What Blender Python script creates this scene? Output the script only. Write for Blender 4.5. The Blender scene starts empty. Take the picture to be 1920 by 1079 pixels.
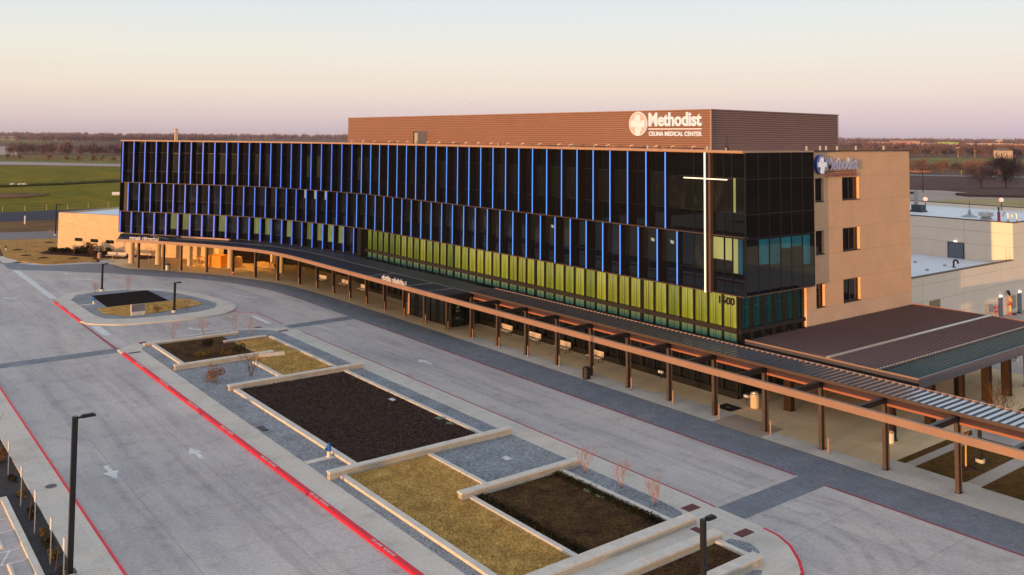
import bpy, math, random
from mathutils import Vector, Matrix

SC = bpy.context.scene
COL = SC.collection
R = math.radians
rng = random.Random(11)
ORG = {}

# ------------------------------------------------------------------ mesh builder
class MB:
    def __init__(s):
        s.v = []; s.f = []; s.m = []; s.cur = 0
    def add(s, vs, fs):
        o = len(s.v); s.v += [tuple(p) for p in vs]
        s.f += [tuple(i + o for i in f) for f in fs]; s.m += [s.cur] * len(fs); return s
    def box(s, x0, y0, z0, x1, y1, z1):
        return s.add([(x0,y0,z0),(x1,y0,z0),(x1,y1,z0),(x0,y1,z0),(x0,y0,z1),(x1,y0,z1),(x1,y1,z1),(x0,y1,z1)],
                     [(3,2,1,0),(4,5,6,7),(0,1,5,4),(1,2,6,5),(2,3,7,6),(3,0,4,7)])
    def prism(s, poly, z0, z1):
        n = len(poly)
        a = sum(poly[i][0]*poly[(i+1)%n][1]-poly[(i+1)%n][0]*poly[i][1] for i in range(n))
        if a < 0: poly = poly[::-1]
        return s.add([(p[0],p[1],z0) for p in poly]+[(p[0],p[1],z1) for p in poly],
                     [tuple(range(n))[::-1], tuple(range(n,2*n))]+[(i,(i+1)%n,n+(i+1)%n,n+i) for i in range(n)])
    def poly(s, poly, z):
        n = len(poly)
        a = sum(poly[i][0]*poly[(i+1)%n][1]-poly[(i+1)%n][0]*poly[i][1] for i in range(n))
        if a < 0: poly = poly[::-1]
        return s.add([(p[0],p[1],z) for p in poly], [tuple(range(n))])
    def quad(s, a, b, c, d): return s.add([a,b,c,d],[(0,1,2,3)])
    def tri(s, a, b, c): return s.add([a,b,c],[(0,1,2)])
    def cyl(s, p, q, r0, r1=None, n=10, caps=True):
        if r1 is None: r1 = r0
        p = Vector(p); q = Vector(q); d = (q-p).normalized()
        u = d.orthogonal().normalized(); w = d.cross(u)
        vs = []
        for c, r in ((p,r0),(q,r1)):
            for k in range(n):
                t = 2*math.pi*k/n; vs.append(c+u*math.cos(t)*r+w*math.sin(t)*r)
        fs = [(k,(k+1)%n,n+(k+1)%n,n+k) for k in range(n)]
        if caps: fs += [tuple(range(n))[::-1], tuple(range(n,2*n))]
        return s.add(vs, fs)
    def bar(s, p, q, w, h):
        """rectangular bar from p to q (centre line), w wide, h tall"""
        p = Vector(p); q = Vector(q); d = (q-p).normalized()
        u = d.cross(Vector((0,0,1)))
        if u.length < 1e-4: u = Vector((1,0,0))
        u.normalize(); t = u.cross(d).normalized()
        vs = [c+u*a*w/2+t*b*h/2 for c in (p,q) for a,b in ((-1,-1),(1,-1),(1,1),(-1,1))]
        return s.add(vs, [(0,1,2,3),(7,6,5,4),(0,4,5,1),(1,5,6,2),(2,6,7,3),(3,7,4,0)])
    def lathe(s, c, prof, n=16):
        vs = []; k0 = len(prof)
        for r, z in prof:
            for k in range(n):
                t = 2*math.pi*k/n; vs.append((c[0]+r*math.cos(t), c[1]+r*math.sin(t), c[2]+z))
        fs = [(i*n+k, i*n+(k+1)%n, (i+1)*n+(k+1)%n, (i+1)*n+k) for i in range(k0-1) for k in range(n)]
        fs += [tuple(range(n))[::-1], tuple(range((k0-1)*n, k0*n))]
        return s.add(vs, fs)
    def sweep(s, A, B, z0, z1):
        """solid wall between plan polylines A (outer) and B (inner)"""
        n = len(A); vs = []
        for a, b in zip(A, B):
            vs += [(a[0],a[1],z0),(b[0],b[1],z0),(b[0],b[1],z1),(a[0],a[1],z1)]
        fs = []
        for i in range(n-1):
            o = 4*i; p = o+4
            for k in range(4):
                fs.append((o+k, o+(k+1)%4, p+(k+1)%4, p+k))
        fs += [(3,2,1,0), (4*n-4,4*n-3,4*n-2,4*n-1)]
        return s.add(vs, fs)
    def build(s, name, mats, parent=None, local=False, smooth=False):
        if not isinstance(mats, (list,tuple)): mats = [mats]
        me = bpy.data.meshes.new(name)
        o0 = Vector((0,0,0))
        if parent is not None and not local: o0 = ORG.get(parent.name, Vector((0,0,0)))
        me.from_pydata([tuple(Vector(p)-o0) for p in s.v], [], s.f)
        for m in mats: me.materials.append(m)
        me.polygons.foreach_set('material_index', s.m)
        if smooth: me.polygons.foreach_set('use_smooth', [True]*len(s.f))
        me.update()
        ob = bpy.data.objects.new(name, me); COL.objects.link(ob)
        if parent is not None:
            ob.parent = parent; ORG[ob.name] = o0
        return ob

def tag(o, label, cat, group=None):
    o['label'] = label; o['category'] = cat
    if group: o['group'] = group
    return o
def struct(o): o['kind'] = 'structure'; return o
def stuff(o, label=None, cat=None):
    o['kind'] = 'stuff'
    if label: o['label'] = label; o['category'] = cat
    return o
def thing(name, label, cat, loc=(0,0,0), rz=0, group=None):
    o = bpy.data.objects.new(name, None); COL.objects.link(o)
    o.location = loc; o.rotation_euler = (0,0,rz); o.empty_display_size = .3
    ORG[o.name] = Vector(loc)
    return tag(o, label, cat, group)
def copy_tree(o, parent=None):
    c = o.copy(); COL.objects.link(c); c.parent = parent
    for ch in list(o.children): copy_tree(ch, c)
    return c
def place(o, loc, rz=0, label=None, scale=None):
    o.location = loc; o.rotation_euler = (0,0,rz)
    if label: o['label'] = label
    if scale: o.scale = (scale,)*3
    return o
ORDN = ['first','second','third','fourth','fifth','sixth','seventh','eighth','ninth','tenth','eleventh','twelfth',
        'thirteenth','fourteenth','fifteenth','sixteenth','seventeenth','eighteenth','nineteenth','twentieth']

# ------------------------------------------------------------------ materials
def newmat(name):
    m = bpy.data.materials.new(name); m.use_nodes = True
    return m, m.node_tree.nodes, m.node_tree.links, m.node_tree.nodes['Principled BSDF']
def noise_node(N, L, scale, detail=4, rough=.55, vec=None, stretch=None):
    tc = N.new('ShaderNodeTexCoord'); n = N.new('ShaderNodeTexNoise')
    n.inputs['Scale'].default_value = scale; n.inputs['Detail'].default_value = detail; n.inputs['Roughness'].default_value = rough
    src = tc.outputs['Object']
    if stretch:
        mp = N.new('ShaderNodeMapping'); mp.inputs['Scale'].default_value = stretch
        L.new(src, mp.inputs['Vector']); src = mp.outputs['Vector']
    L.new(src, n.inputs['Vector']); return n
def ramp(N, L, src, lo, hi, p0=.3, p1=.7):
    r = N.new('ShaderNodeValToRGB'); e = r.color_ramp.elements
    e[0].position = p0; e[1].position = p1; e[0].color = (*lo,1); e[1].color = (*hi,1)
    L.new(src, r.inputs['Fac']); return r
def mul(N, L, a, b, fac=1.0, mode='MULTIPLY'):
    m = N.new('ShaderNodeMix'); m.data_type = 'RGBA'; m.blend_type = mode
    m.inputs['Factor'].default_value = fac
    L.new(a, m.inputs['A']); L.new(b, m.inputs['B']); return m.outputs['Result']
def mat(name, c, rough=.75, metal=0., var=.12, scale=1.5, fine=None, bump=None, spec=.5, emit=None, c2=None, stretch=None):
    """base colour c drifting to c2 (or c darkened) over a noise; optional fine grain and bump"""
    m, N, L, P = newmat(name)
    P.inputs['Roughness'].default_value = rough; P.inputs['Metallic'].default_value = metal
    P.inputs['Specular IOR Level'].default_value = spec
    lo = c2 if c2 else tuple(x*(1-var) for x in c); hi = c if c2 else tuple(min(1,x*(1+var)) for x in c)
    n = noise_node(N, L, scale, 5, .6, stretch=stretch)
    out = ramp(N, L, n.outputs['Fac'], lo, hi).outputs['Color']
    if fine:
        fs, fa = fine; n2 = noise_node(N, L, fs, 3, .7)
        out = mul(N, L, out, ramp(N, L, n2.outputs['Fac'], (1-fa,)*3, (1+fa,)*3, .32, .68).outputs['Color'])
    L.new(out, P.inputs['Base Color'])
    if bump:
        bs, bd = bump; n3 = noise_node(N, L, bs, 4, .65); b = N.new('ShaderNodeBump')
        b.inputs['Strength'].default_value = 1.0; b.inputs['Distance'].default_value = bd
        L.new(n3.outputs['Fac'], b.inputs['Height']); L.new(b.outputs['Normal'], P.inputs['Normal'])
    if emit:
        P.inputs['Emission Color'].default_value = (*emit[0],1); P.inputs['Emission Strength'].default_value = emit[1]
    return m
def brickify(m, c_mortar, w, h, mort, rot=None, off=.5, amt=.8, vcol=.06):
    """multiply a brick / panel joint grid onto an existing material's base colour"""
    N = m.node_tree.nodes; L = m.node_tree.links; P = N['Principled BSDF']
    src = P.inputs['Base Color'].links[0].from_socket
    tc = N.new('ShaderNodeTexCoord'); mp = N.new('ShaderNodeMapping')
    if rot: mp.inputs['Rotation'].default_value = rot
    L.new(tc.outputs['Object'], mp.inputs['Vector'])
    b = N.new('ShaderNodeTexBrick'); b.offset = off
    b.inputs['Color1'].default_value = (1-vcol,)*3+(1,); b.inputs['Color2'].default_value = (1+vcol,)*3+(1,)
    b.inputs['Mortar'].default_value = (*c_mortar,1); b.inputs['Scale'].default_value = 1
    b.inputs['Brick Width'].default_value = w; b.inputs['Row Height'].default_value = h; b.inputs['Mortar Size'].default_value = mort
    L.new(mp.outputs['Vector'], b.inputs['Vector'])
    L.new(mul(N, L, src, b.outputs['Color'], amt), P.inputs['Base Color']); return m
def stains(m, scale, lo, p0, p1, stretch=None, amt=1.0):
    N = m.node_tree.nodes; L = m.node_tree.links; P = N['Principled BSDF']
    src = P.inputs['Base Color'].links[0].from_socket
    n = noise_node(N, L, scale, 6, .62, stretch=stretch)
    L.new(mul(N, L, src, ramp(N, L, n.outputs['Fac'], lo, (1,1,1), p0, p1).outputs['Color'], amt), P.inputs['Base Color']); return m
def pane_lit(name, lo, hi, strength, scale=.9, stretch=(1,1,.3), p=(.3,.7), base=(.006,.007,.008), rough=.04, vary=(.8,1.15), height=None):
    """glazing with a lit room behind it: glossy dark glass that lets some lamp light out"""
    m, N, L, P = newmat(name)
    P.inputs['Base Color'].default_value = (*base,1); P.inputs['Roughness'].default_value = rough
    n = noise_node(N, L, scale, 4, .6, stretch=stretch)
    r = ramp(N, L, n.outputs['Fac'], lo, hi, *p)
    L.new(r.outputs['Color'], P.inputs['Emission Color'])
    oi = N.new('ShaderNodeObjectInfo'); mr = N.new('ShaderNodeMapRange')
    mr.inputs['To Min'].default_value = strength*vary[0]; mr.inputs['To Max'].default_value = strength*vary[1]
    L.new(oi.outputs['Random'], mr.inputs['Value']); L.new(mr.outputs['Result'], P.inputs['Emission Strength'])
    P.inputs['Specular IOR Level'].default_value = .5
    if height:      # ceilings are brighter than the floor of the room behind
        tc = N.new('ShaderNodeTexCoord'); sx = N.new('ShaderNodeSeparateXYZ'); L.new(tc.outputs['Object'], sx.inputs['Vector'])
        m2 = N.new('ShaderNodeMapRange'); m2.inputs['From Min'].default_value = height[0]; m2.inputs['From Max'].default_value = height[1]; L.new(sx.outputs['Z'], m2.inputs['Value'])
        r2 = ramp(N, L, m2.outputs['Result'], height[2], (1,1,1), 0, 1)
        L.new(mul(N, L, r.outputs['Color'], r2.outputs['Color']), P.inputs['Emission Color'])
    return m

M = {}
def mk_mats():
    M['road'] = mat('drive_concrete', (.49,.455,.44), .8, var=.07, scale=.09, fine=(5,.13), bump=(60,.004), spec=.15)
    stains(M['road'], .55, (.79,.79,.82), .30, .56, (.16,1,1)); stains(M['road'], .05, (.82,.82,.87), .35, .6); stains(M['road'], .8, (.82,.81,.81), .30, .46); stains(M['road'], .33, (.55,.54,.53), .22, .29)
    brickify(M['road'], (.70,.70,.71), 5.2, 4.6, .022, off=0, amt=1, vcol=.035)
    m, N, L, P = newmat('tyre_rubber'); M['tyre'] = m
    P.inputs['Base Color'].default_value = (.17,.165,.17,1); P.inputs['Roughness'].default_value = .85; P.inputs['Specular IOR Level'].default_value = .1
    n = noise_node(N, L, .7, 5, .65, stretch=(.12,1.6,1)); r = ramp(N, L, n.outputs['Fac'], (0,0,0), (.15,.15,.15), .34, .75); L.new(r.outputs['Color'], P.inputs['Alpha'])
    M['walk'] = mat('walk_concrete', (.53,.495,.455), .8, var=.06, scale=.25, fine=(6,.09), spec=.15)
    stains(M['walk'], .5, (.86,.85,.84), .3, .5)
    brickify(M['walk'], (.8,.8,.8), 1.6, 1.6, .014, off=0, amt=1, vcol=.025)
    M['plaza'] = mat('plaza_concrete', (.68,.52,.32), .8, var=.08, scale=.3, fine=(25,.1), spec=.15)  # tan tint stands in for warm downlight glow under the canopy
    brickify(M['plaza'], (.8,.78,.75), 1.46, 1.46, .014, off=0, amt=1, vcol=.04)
    M['paver'] = mat('paver_blocks', (.190,.208,.248), .75, var=.14, scale=.6, fine=(9,.18), bump=(30,.006), spec=.25)
    brickify(M['paver'], (.6,.6,.6), .22, .11, .012, amt=1, vcol=.16)
    stains(M['paver'], .25, (1.25,1.22,1.2), .3, .45)
    M['gravel'] = mat('blue_grey_gravel', (.232,.252,.282), .9, var=.2, scale=.5, fine=(9,.55), bump=(14,.04), spec=.04)
    M['mulch'] = mat('dark_mulch', (.068,.035,.029), .95, c2=(.028,.015,.013), scale=3, fine=(8,.7), bump=(9,.06), spec=.04)
    M['mulch_green'] = mat('mulch_with_weeds', (.095,.055,.022), .95, c2=(.038,.018,.012), scale=.9, fine=(8,.7), bump=(9,.06), spec=.04)
    M['drygrass'] = mat('dormant_turf', (.54,.345,.115), .95, c2=(.33,.20,.065), scale=.8, fine=(7,.42), bump=(10,.05), spec=.04)
    M['darkgrass'] = mat('brown_turf', (.13,.075,.022), .95, c2=(.07,.038,.014), scale=1.2, fine=(7,.5), bump=(10,.05), spec=.04)
    M['lawn'] = mat('tan_lawn', (.46,.27,.085), .95, c2=(.28,.155,.05), scale=.25, fine=(3,.35), bump=(5,.05), spec=.04)
    M['red'] = mat('red_kerb_paint', (.62,.006,.030), .55, var=.1, scale=1.2, fine=(20,.15))
    stains(M['red'], 2.2, (.45,.45,.5), .28, .42); stains(M['red'], 7, (.7,.7,.75), .30, .40)
    M['redline'] = mat('faded_red_line', (.36,.02,.05), .7, c2=(.24,.05,.07), scale=1.5)
    M['white'] = mat('white_road_paint', (.70,.71,.73), .7, c2=(.46,.46,.47), scale=3, fine=(14,.15))
    M['stone'] = mat('limestone', (.56,.53,.49), .85, var=.1, scale=1.6, fine=(14,.15), bump=(18,.01), spec=.04)
    M['stoneblock'] = mat('limestone_blocks', (.50,.46,.39), .85, var=.12, scale=1.6, fine=(14,.2), bump=(12,.02), spec=.04)
    brickify(M['stoneblock'], (.55,.5,.45), .42, .16, .02, rot=(R(90),0,R(90)), amt=1, vcol=.2)
    M['copper'] = mat('bronze_beam', (.28,.17,.125), .55, metal=.05, var=.08, scale=.6)
    M['ledger'] = mat('rust_ledger', (.36,.13,.075), .6, var=.1, scale=.7)
    M['column'] = mat('dark_bronze', (.078,.052,.043), .5, metal=.1, var=.1, scale=2)
    M['darkmetal'] = mat('near_black_metal', (.020,.015,.015), .45, metal=.1, var=.1, scale=2)
    M['membrane'] = mat('black_membrane', (.016,.018,.028), .55, var=.2, scale=.4, fine=(6,.15), spec=.25)
    M['pavcol'] = mat('deep_brown_column', (.030,.018,.013), .8, var=.1, spec=.1)  # very dark brown: the shade on the pavilion columns is in the colour
    M['seam'] = mat('grey_standing_seam', (.40,.45,.52), .2, metal=.9, var=.07, scale=.4)
    M['seamrib'] = mat('dark_seam_rib', (.07,.06,.075), .5, metal=.2, var=.05)
    M['pavroof'] = mat('plum_roof_metal', (.205,.145,.155), .5, metal=.1, var=.08, scale=.3, spec=.25)
    M['pavrib'] = mat('plum_roof_rib', (.085,.055,.06), .55, var=.1, spec=.25)
    M['teal'] = mat('teal_slats', (.06,.10,.115), .5, var=.1)
    M['pent'] = mat('bronze_cladding', (.265,.15,.125), .55, metal=.1, var=.05, scale=.3, spec=.25)
    M['brick'] = mat('tan_brick', (.80,.52,.345), .9, var=.06, scale=.5, fine=(6,.1), spec=.04)
    brickify(M['brick'], (.78,.76,.72), .30, .10, .012, rot=(R(90),0,R(90)), amt=1, vcol=.09)
    M['brick_base'] = mat('pale_stone_base', (.72,.52,.40), .9, var=.08, scale=.5, fine=(6,.12), spec=.04)
    brickify(M['brick_base'], (.8,.78,.72), .8, .3, .012, rot=(R(90),0,R(90)), amt=1, vcol=.1)
    M['wing'] = mat('wing_stone', (.60,.45,.31), .9, var=.06, scale=.4, fine=(5,.08), spec=.04)
    brickify(M['wing'], (.85,.82,.78), .9, .3, .012, rot=(R(90),0,0), amt=1, vcol=.07)
    M['cream'] = mat('cream_panel', (.74,.64,.535), .9, var=.04, scale=.25, fine=(5,.05))
    M['tpo'] = mat('white_roof_membrane', (.62,.66,.72), .6, var=.06, scale=.2)
    M['coping'] = mat('peach_coping', (.37,.235,.18), .6, var=.08)
    M['trim'] = mat('brown_trim', (.075,.045,.034), .5, var=.1)
    M['glass'] = mat('dark_glass', (.0028,.0030,.0040), .02, var=.2, scale=.3, spec=.5)
    M['glass_navy'] = mat('navy_glass', (.0022,.0036,.008), .02, var=.2, scale=.3, spec=.55)
    M['frame'] = mat('black_frame', (.005,.0045,.005), .4, var=.1)
    M['fin'] = mat('fin_side', (.011,.006,.006), .5, var=.1)
    M['led'] = mat('blue_led', (.02,.1,.6), .4, emit=((.10,.28,1.0),.75))
    M['ledr'] = mat('bright_blue_led', (.02,.1,.6), .4, emit=((.14,.42,1.0),.88))
    M['lens'] = mat('blue_led_spill', (.01,.04,.35), .4, emit=((.006,.024,.36),.45))  # weak emission stands in for strip light spilling over the fin cap
    M['dim'] = pane_lit('dim_room', (.002,.002,.002), (.05,.04,.014), .5, 1.1, (1,1,.5), (.48,.78), vary=(.1,1.6))
    M['olive'] = pane_lit('olive_blind', (.035,.030,.008), (.075,.060,.016), .42, .8, vary=(.35,1.4))
    M['blue_room'] = pane_lit('blue_grey_room', (.003,.006,.010), (.05,.075,.10), .5, .9, (1,1,1.4), (.5,.72), vary=(.2,1.5))
    M['green_blind'] = pane_lit('green_blind', (.20,.23,.06), (.36,.38,.12), .75, 1.0, (1,1,.4), vary=(.3,1.1))
    M['yellow_blind'] = pane_lit('yellow_blind', (.48,.42,.12), (.62,.55,.19), .72, .8)
    M['teal_blind'] = pane_lit('teal_blind', (.001,.055,.075), (.003,.13,.165), .62, .7)
    M['cream_blind'] = pane_lit('cream_blind', (.45,.42,.28), (.6,.55,.38), .8)
    for k, (lo, hi) in enumerate([((.26,.235,.018),(.56,.49,.13)), ((.21,.21,.018),(.48,.44,.12)), ((.29,.245,.020),(.62,.52,.15)), ((.09,.11,.010),(.34,.34,.075))]):
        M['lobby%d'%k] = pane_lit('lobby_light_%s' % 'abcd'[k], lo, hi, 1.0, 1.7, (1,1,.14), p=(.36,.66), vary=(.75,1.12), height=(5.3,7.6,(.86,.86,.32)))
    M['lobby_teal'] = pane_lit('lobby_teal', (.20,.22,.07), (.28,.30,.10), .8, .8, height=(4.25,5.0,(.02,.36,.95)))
    M['end_teal'] = pane_lit('end_wall_teal', (.001,.020,.020), (.004,.055,.048), .6, .6)
    M['store'] = pane_lit('storefront_glass', (.001,.002,.002), (.012,.014,.006), .4, .7, (1,1,.4), (.45,.75))
    M['orange'] = mat('orange_tarp', (.72,.30,.03), .8, var=.15, scale=1.2)
    M['lumber'] = mat('pale_lumber', (.60,.38,.14), .8, var=.15, scale=2)
    M['bench'] = mat('bench_slat', (.56,.50,.46), .6, var=.06)
    M['brickjoint'] = mat('brick_joint', (.42,.26,.16), .9)
    M['colstone'] = mat('round_column_concrete', (.56,.46,.34), .85, var=.06, scale=1)
    M['cross'] = mat('white_led', (.9,.85,.75), .4, emit=((1.0,.84,.66),.85))
    M['sign'] = mat('white_letter', (.62,.62,.66), .5, var=.03)
    M['signlit'] = mat('lit_white_letter', (.50,.52,.58), .5, var=.03, emit=((1.0,.92,.88),.27))
    M['weed'] = mat('olive_weed', (.12,.085,.032), .9, c2=(.06,.05,.022), scale=2, spec=.05)
    M['sign_pink'] = mat('pale_pink_panel', (.48,.38,.37), .5, var=.03, emit=((1.0,.72,.66),.10))
    M['signblue'] = mat('blue_enamel', (.010,.055,.36), .4, var=.05)
    M['signmetal'] = mat('brushed_letter', (.46,.47,.66), .4, metal=.3, var=.05)
    M['signred'] = mat('red_letter', (.30,.14,.13), .5, var=.1)
    M['black'] = mat('black_paint', (.008,.008,.009), .45, var=.1)
    M['grey'] = mat('grey_metal', (.33,.33,.34), .45, metal=.4, var=.1)
    M['steel'] = mat('pale_steel', (.52,.50,.48), .4, metal=.5, var=.08)
    M['blue'] = mat('hydrant_blue', (.008,.11,.42), .5, var=.1)
    M['hydwhite'] = mat('hydrant_white', (.65,.63,.58), .6, var=.08)
    M['tactile'] = mat('maroon_tactile', (.11,.028,.035), .7, var=.15, scale=4)
    M['twig'] = mat('pink_twig', (.36,.20,.165), .85, var=.2, scale=3, spec=.04)
    M['twig_or'] = mat('rust_leaf', (.19,.095,.045), .9, c2=(.095,.055,.03), scale=2, spec=.04)
    M['shrub'] = mat('dark_evergreen', (.022,.024,.012), .9, c2=(.010,.010,.006), scale=2, spec=.04)
    M['bark'] = mat('brown_bark', (.11,.07,.045), .9, var=.2, scale=3)
    M['grassblade'] = mat('straw_blade', (.54,.34,.11), .95, c2=(.30,.19,.06), scale=.8, spec=.04)
    M['asphalt'] = mat('asphalt', (.052,.054,.075), .85, var=.12, scale=.05, spec=.04)
    M['pale_road'] = mat('pale_pavement', (.21,.19,.195), .9, var=.1, scale=.05, spec=.04)
    M['field'] = mat('green_field', (.185,.145,.010), .95, c2=(.095,.098,.007), scale=.012, fine=(.18,.28), stretch=(1,2.5,1), spec=.04)
    stains(M['field'], .05, (1.28,1.1,1.0), .35, .6)
    M['olive_field'] = mat('olive_field', (.21,.185,.06), .95, c2=(.12,.12,.035), scale=.01, fine=(.1,.2), spec=.04)
    M['terrain'] = mat('winter_ground', (.17,.105,.075), .95, c2=(.085,.058,.048), scale=.006, fine=(.03,.3), spec=.04)
    M['brown_field'] = mat('ploughed_field', (.140,.078,.070), .95, c2=(.085,.048,.046), scale=.02, fine=(.4,.25), stretch=(2.5,1,1), spec=.04)
    M['pale_grass'] = mat('bleached_grass', (.44,.34,.18), .95, c2=(.26,.21,.09), scale=.03, fine=(.5,.2), spec=.04)
    M['path'] = mat('bare_earth', (.43,.345,.315), .95, c2=(.32,.25,.225), scale=.02, fine=(.3,.1), spec=.04)
    M['mound'] = mat('rusty_grass', (.20,.115,.05), .95, c2=(.11,.06,.03), scale=.1, fine=(1.5,.3), spec=.04)
    M['ditch'] = mat('shaded_ditch_grass', (.045,.05,.012), .95, var=.2, scale=.05, spec=.04)  # dark green band: the shadow of the ditch put into the colour
    M['winter'] = mat('winter_branches', (.20,.118,.122), .95, c2=(.11,.064,.072), scale=.06, spec=.04)
    M['winter2'] = mat('dark_branches', (.085,.055,.052), .95, c2=(.05,.034,.033), scale=.2, spec=.04)
    M['winter3'] = mat('rusty_branches', (.24,.14,.095), .95, c2=(.14,.085,.065), scale=.2, spec=.04)
    M['far'] = mat('far_woods', (.20,.118,.130), .95, c2=(.13,.082,.098), scale=.01, spec=.04)  # purple tone carries some of the distance haze in the colour
    M['house'] = mat('far_house', (.52,.42,.36), .85, var=.08, scale=.05)
    M['house_red'] = mat('far_brick_house', (.42,.22,.17), .85, var=.1, scale=.05)
    M['roof'] = mat('far_roof', (.12,.09,.09), .85, var=.1)
    M['yellow'] = mat('yellow_sign', (.85,.45,.01), .5, var=.04)
    M['door'] = mat('blue_grey_door', (.12,.14,.19), .5, var=.08)
    M['lamplit'] = mat('lit_lamp', (.9,.9,.85), .4, emit=((1.0,.92,.78),2.0))
    M['redlamp'] = mat('lit_red_lamp', (.9,.4,.3), .4, emit=((1.0,.32,.22),1.6))
    M['ventred'] = mat('red_vent', (.45,.02,.05), .5, var=.1)
    M['pipe_y'] = mat('yellow_pipe', (.62,.38,.10), .5, var=.1)
    M['pipe_r'] = mat('red_pipe', (.40,.04,.04), .5, var=.1)
    M['greenbox'] = mat('green_lid', (.10,.19,.13), .6, var=.1)

# ------------------------------------------------------------------ text
def text_mesh(txt, w, h, depth, offset=0., space=1.0):
    cu = bpy.data.curves.new('lettering', 'FONT'); cu.body = txt; cu.size = 1; cu.offset = offset
    cu.space_character = space; cu.resolution_u = 3; cu.extrude = .05
    ob = bpy.data.objects.new('lettering_tmp', cu); COL.objects.link(ob)
    dg = bpy.context.evaluated_depsgraph_get(); me = bpy.data.meshes.new_from_object(ob.evaluated_get(dg))
    vs = [v.co.copy() for v in me.vertices]; fs = [tuple(p.vertices) for p in me.polygons]
    bpy.data.objects.remove(ob); bpy.data.curves.remove(cu); bpy.data.meshes.remove(me)
    x0 = min(v.x for v in vs); x1 = max(v.x for v in vs); y0 = min(v.y for v in vs); y1 = max(v.y for v in vs)
    return [((v.x-x0)/(x1-x0)*w, -(v.z+.05)/.1*depth, (v.y-y0)/(y1-y0)*h) for v in vs], fs
def put_text(mb, txt, w, h, depth, origin, xdir, offset=0., space=1.0, updir=(0,0,1)):
    vs, fs = text_mesh(txt, w, h, depth, offset, space)
    X = Vector(xdir).normalized(); Z = Vector(updir); Y = Z.cross(X)
    return mb.add([Vector(origin)+X*v[0]+Y*v[1]+Z*v[2] for v in vs], fs)
# ------------------------------------------------------------------ the main building
PLAN = [(-106.6,-20.0),(-105.2,-19.1),(-98.4,-14.9),(-91.5,-10.5),(-87.0,-7.9),(-83.0,-6.0),(-78.0,-4.15),(-73.0,-2.85),(-68.5,-1.75),(-64.8,-1.0),(-61.5,-.5),(-58.5,-.25),(-50.,-.2),(0.,-.2)]
def catmull(P, k=8):
    out = []
    for i in range(len(P)-1):
        p0 = Vector(P[max(0,i-1)]); p1 = Vector(P[i]); p2 = Vector(P[i+1]); p3 = Vector(P[min(len(P)-1,i+2)])
        for j in range(k):
            t = j/k
            out.append(.5*((2*p1)+(p2-p0)*t+(2*p0-5*p1+4*p2-p3)*t*t+(3*p1-p0-3*p2+p3)*t**3))
    out.append(Vector(P[-1])); return out
class Curve:
    def __init__(s, pts):
        s.p = [Vector(q) for q in pts]; s.L = [0]
        for a, b in zip(s.p, s.p[1:]): s.L.append(s.L[-1]+(b-a).length)
        s.len = s.L[-1]
    def at(s, d):
        d = max(0, min(s.len, d)); i = 0
        while i < len(s.L)-2 and s.L[i+1] < d: i += 1
        a, b = s.p[i], s.p[i+1]; t = (d-s.L[i])/(s.L[i+1]-s.L[i]); return a+(b-a)*t
    def tan(s, d):
        v = s.at(d+.4)-s.at(d-.4); return v.normalized()
    def s_of_x(s, x):
        for i in range(len(s.p)-1):
            if s.p[i].x <= x <= s.p[i+1].x:
                return s.L[i]+(x-s.p[i].x)/(s.p[i+1].x-s.p[i].x)*(s.L[i+1]-s.L[i])
        return 0
    def off(s, d, k):           # k metres into the building
        t = s.tan(d); q = s.at(d); return (q.x-t.y*k, q.y+t.x*k)
    def line(s, d0, d1, k, step=1.1):
        n = max(2, int((d1-d0)/step)); return [s.off(d0+(d1-d0)*i/n, k) for i in range(n+1)]
FC = Curve(catmull(PLAN))
S0 = FC.s_of_x(-105.2); S60 = FC.s_of_x(-60.2); SE = FC.len
Z1, Z2, Z3 = 7.9, 12.37, 19.0
GL = .5      # glass line behind the fin tips

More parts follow.
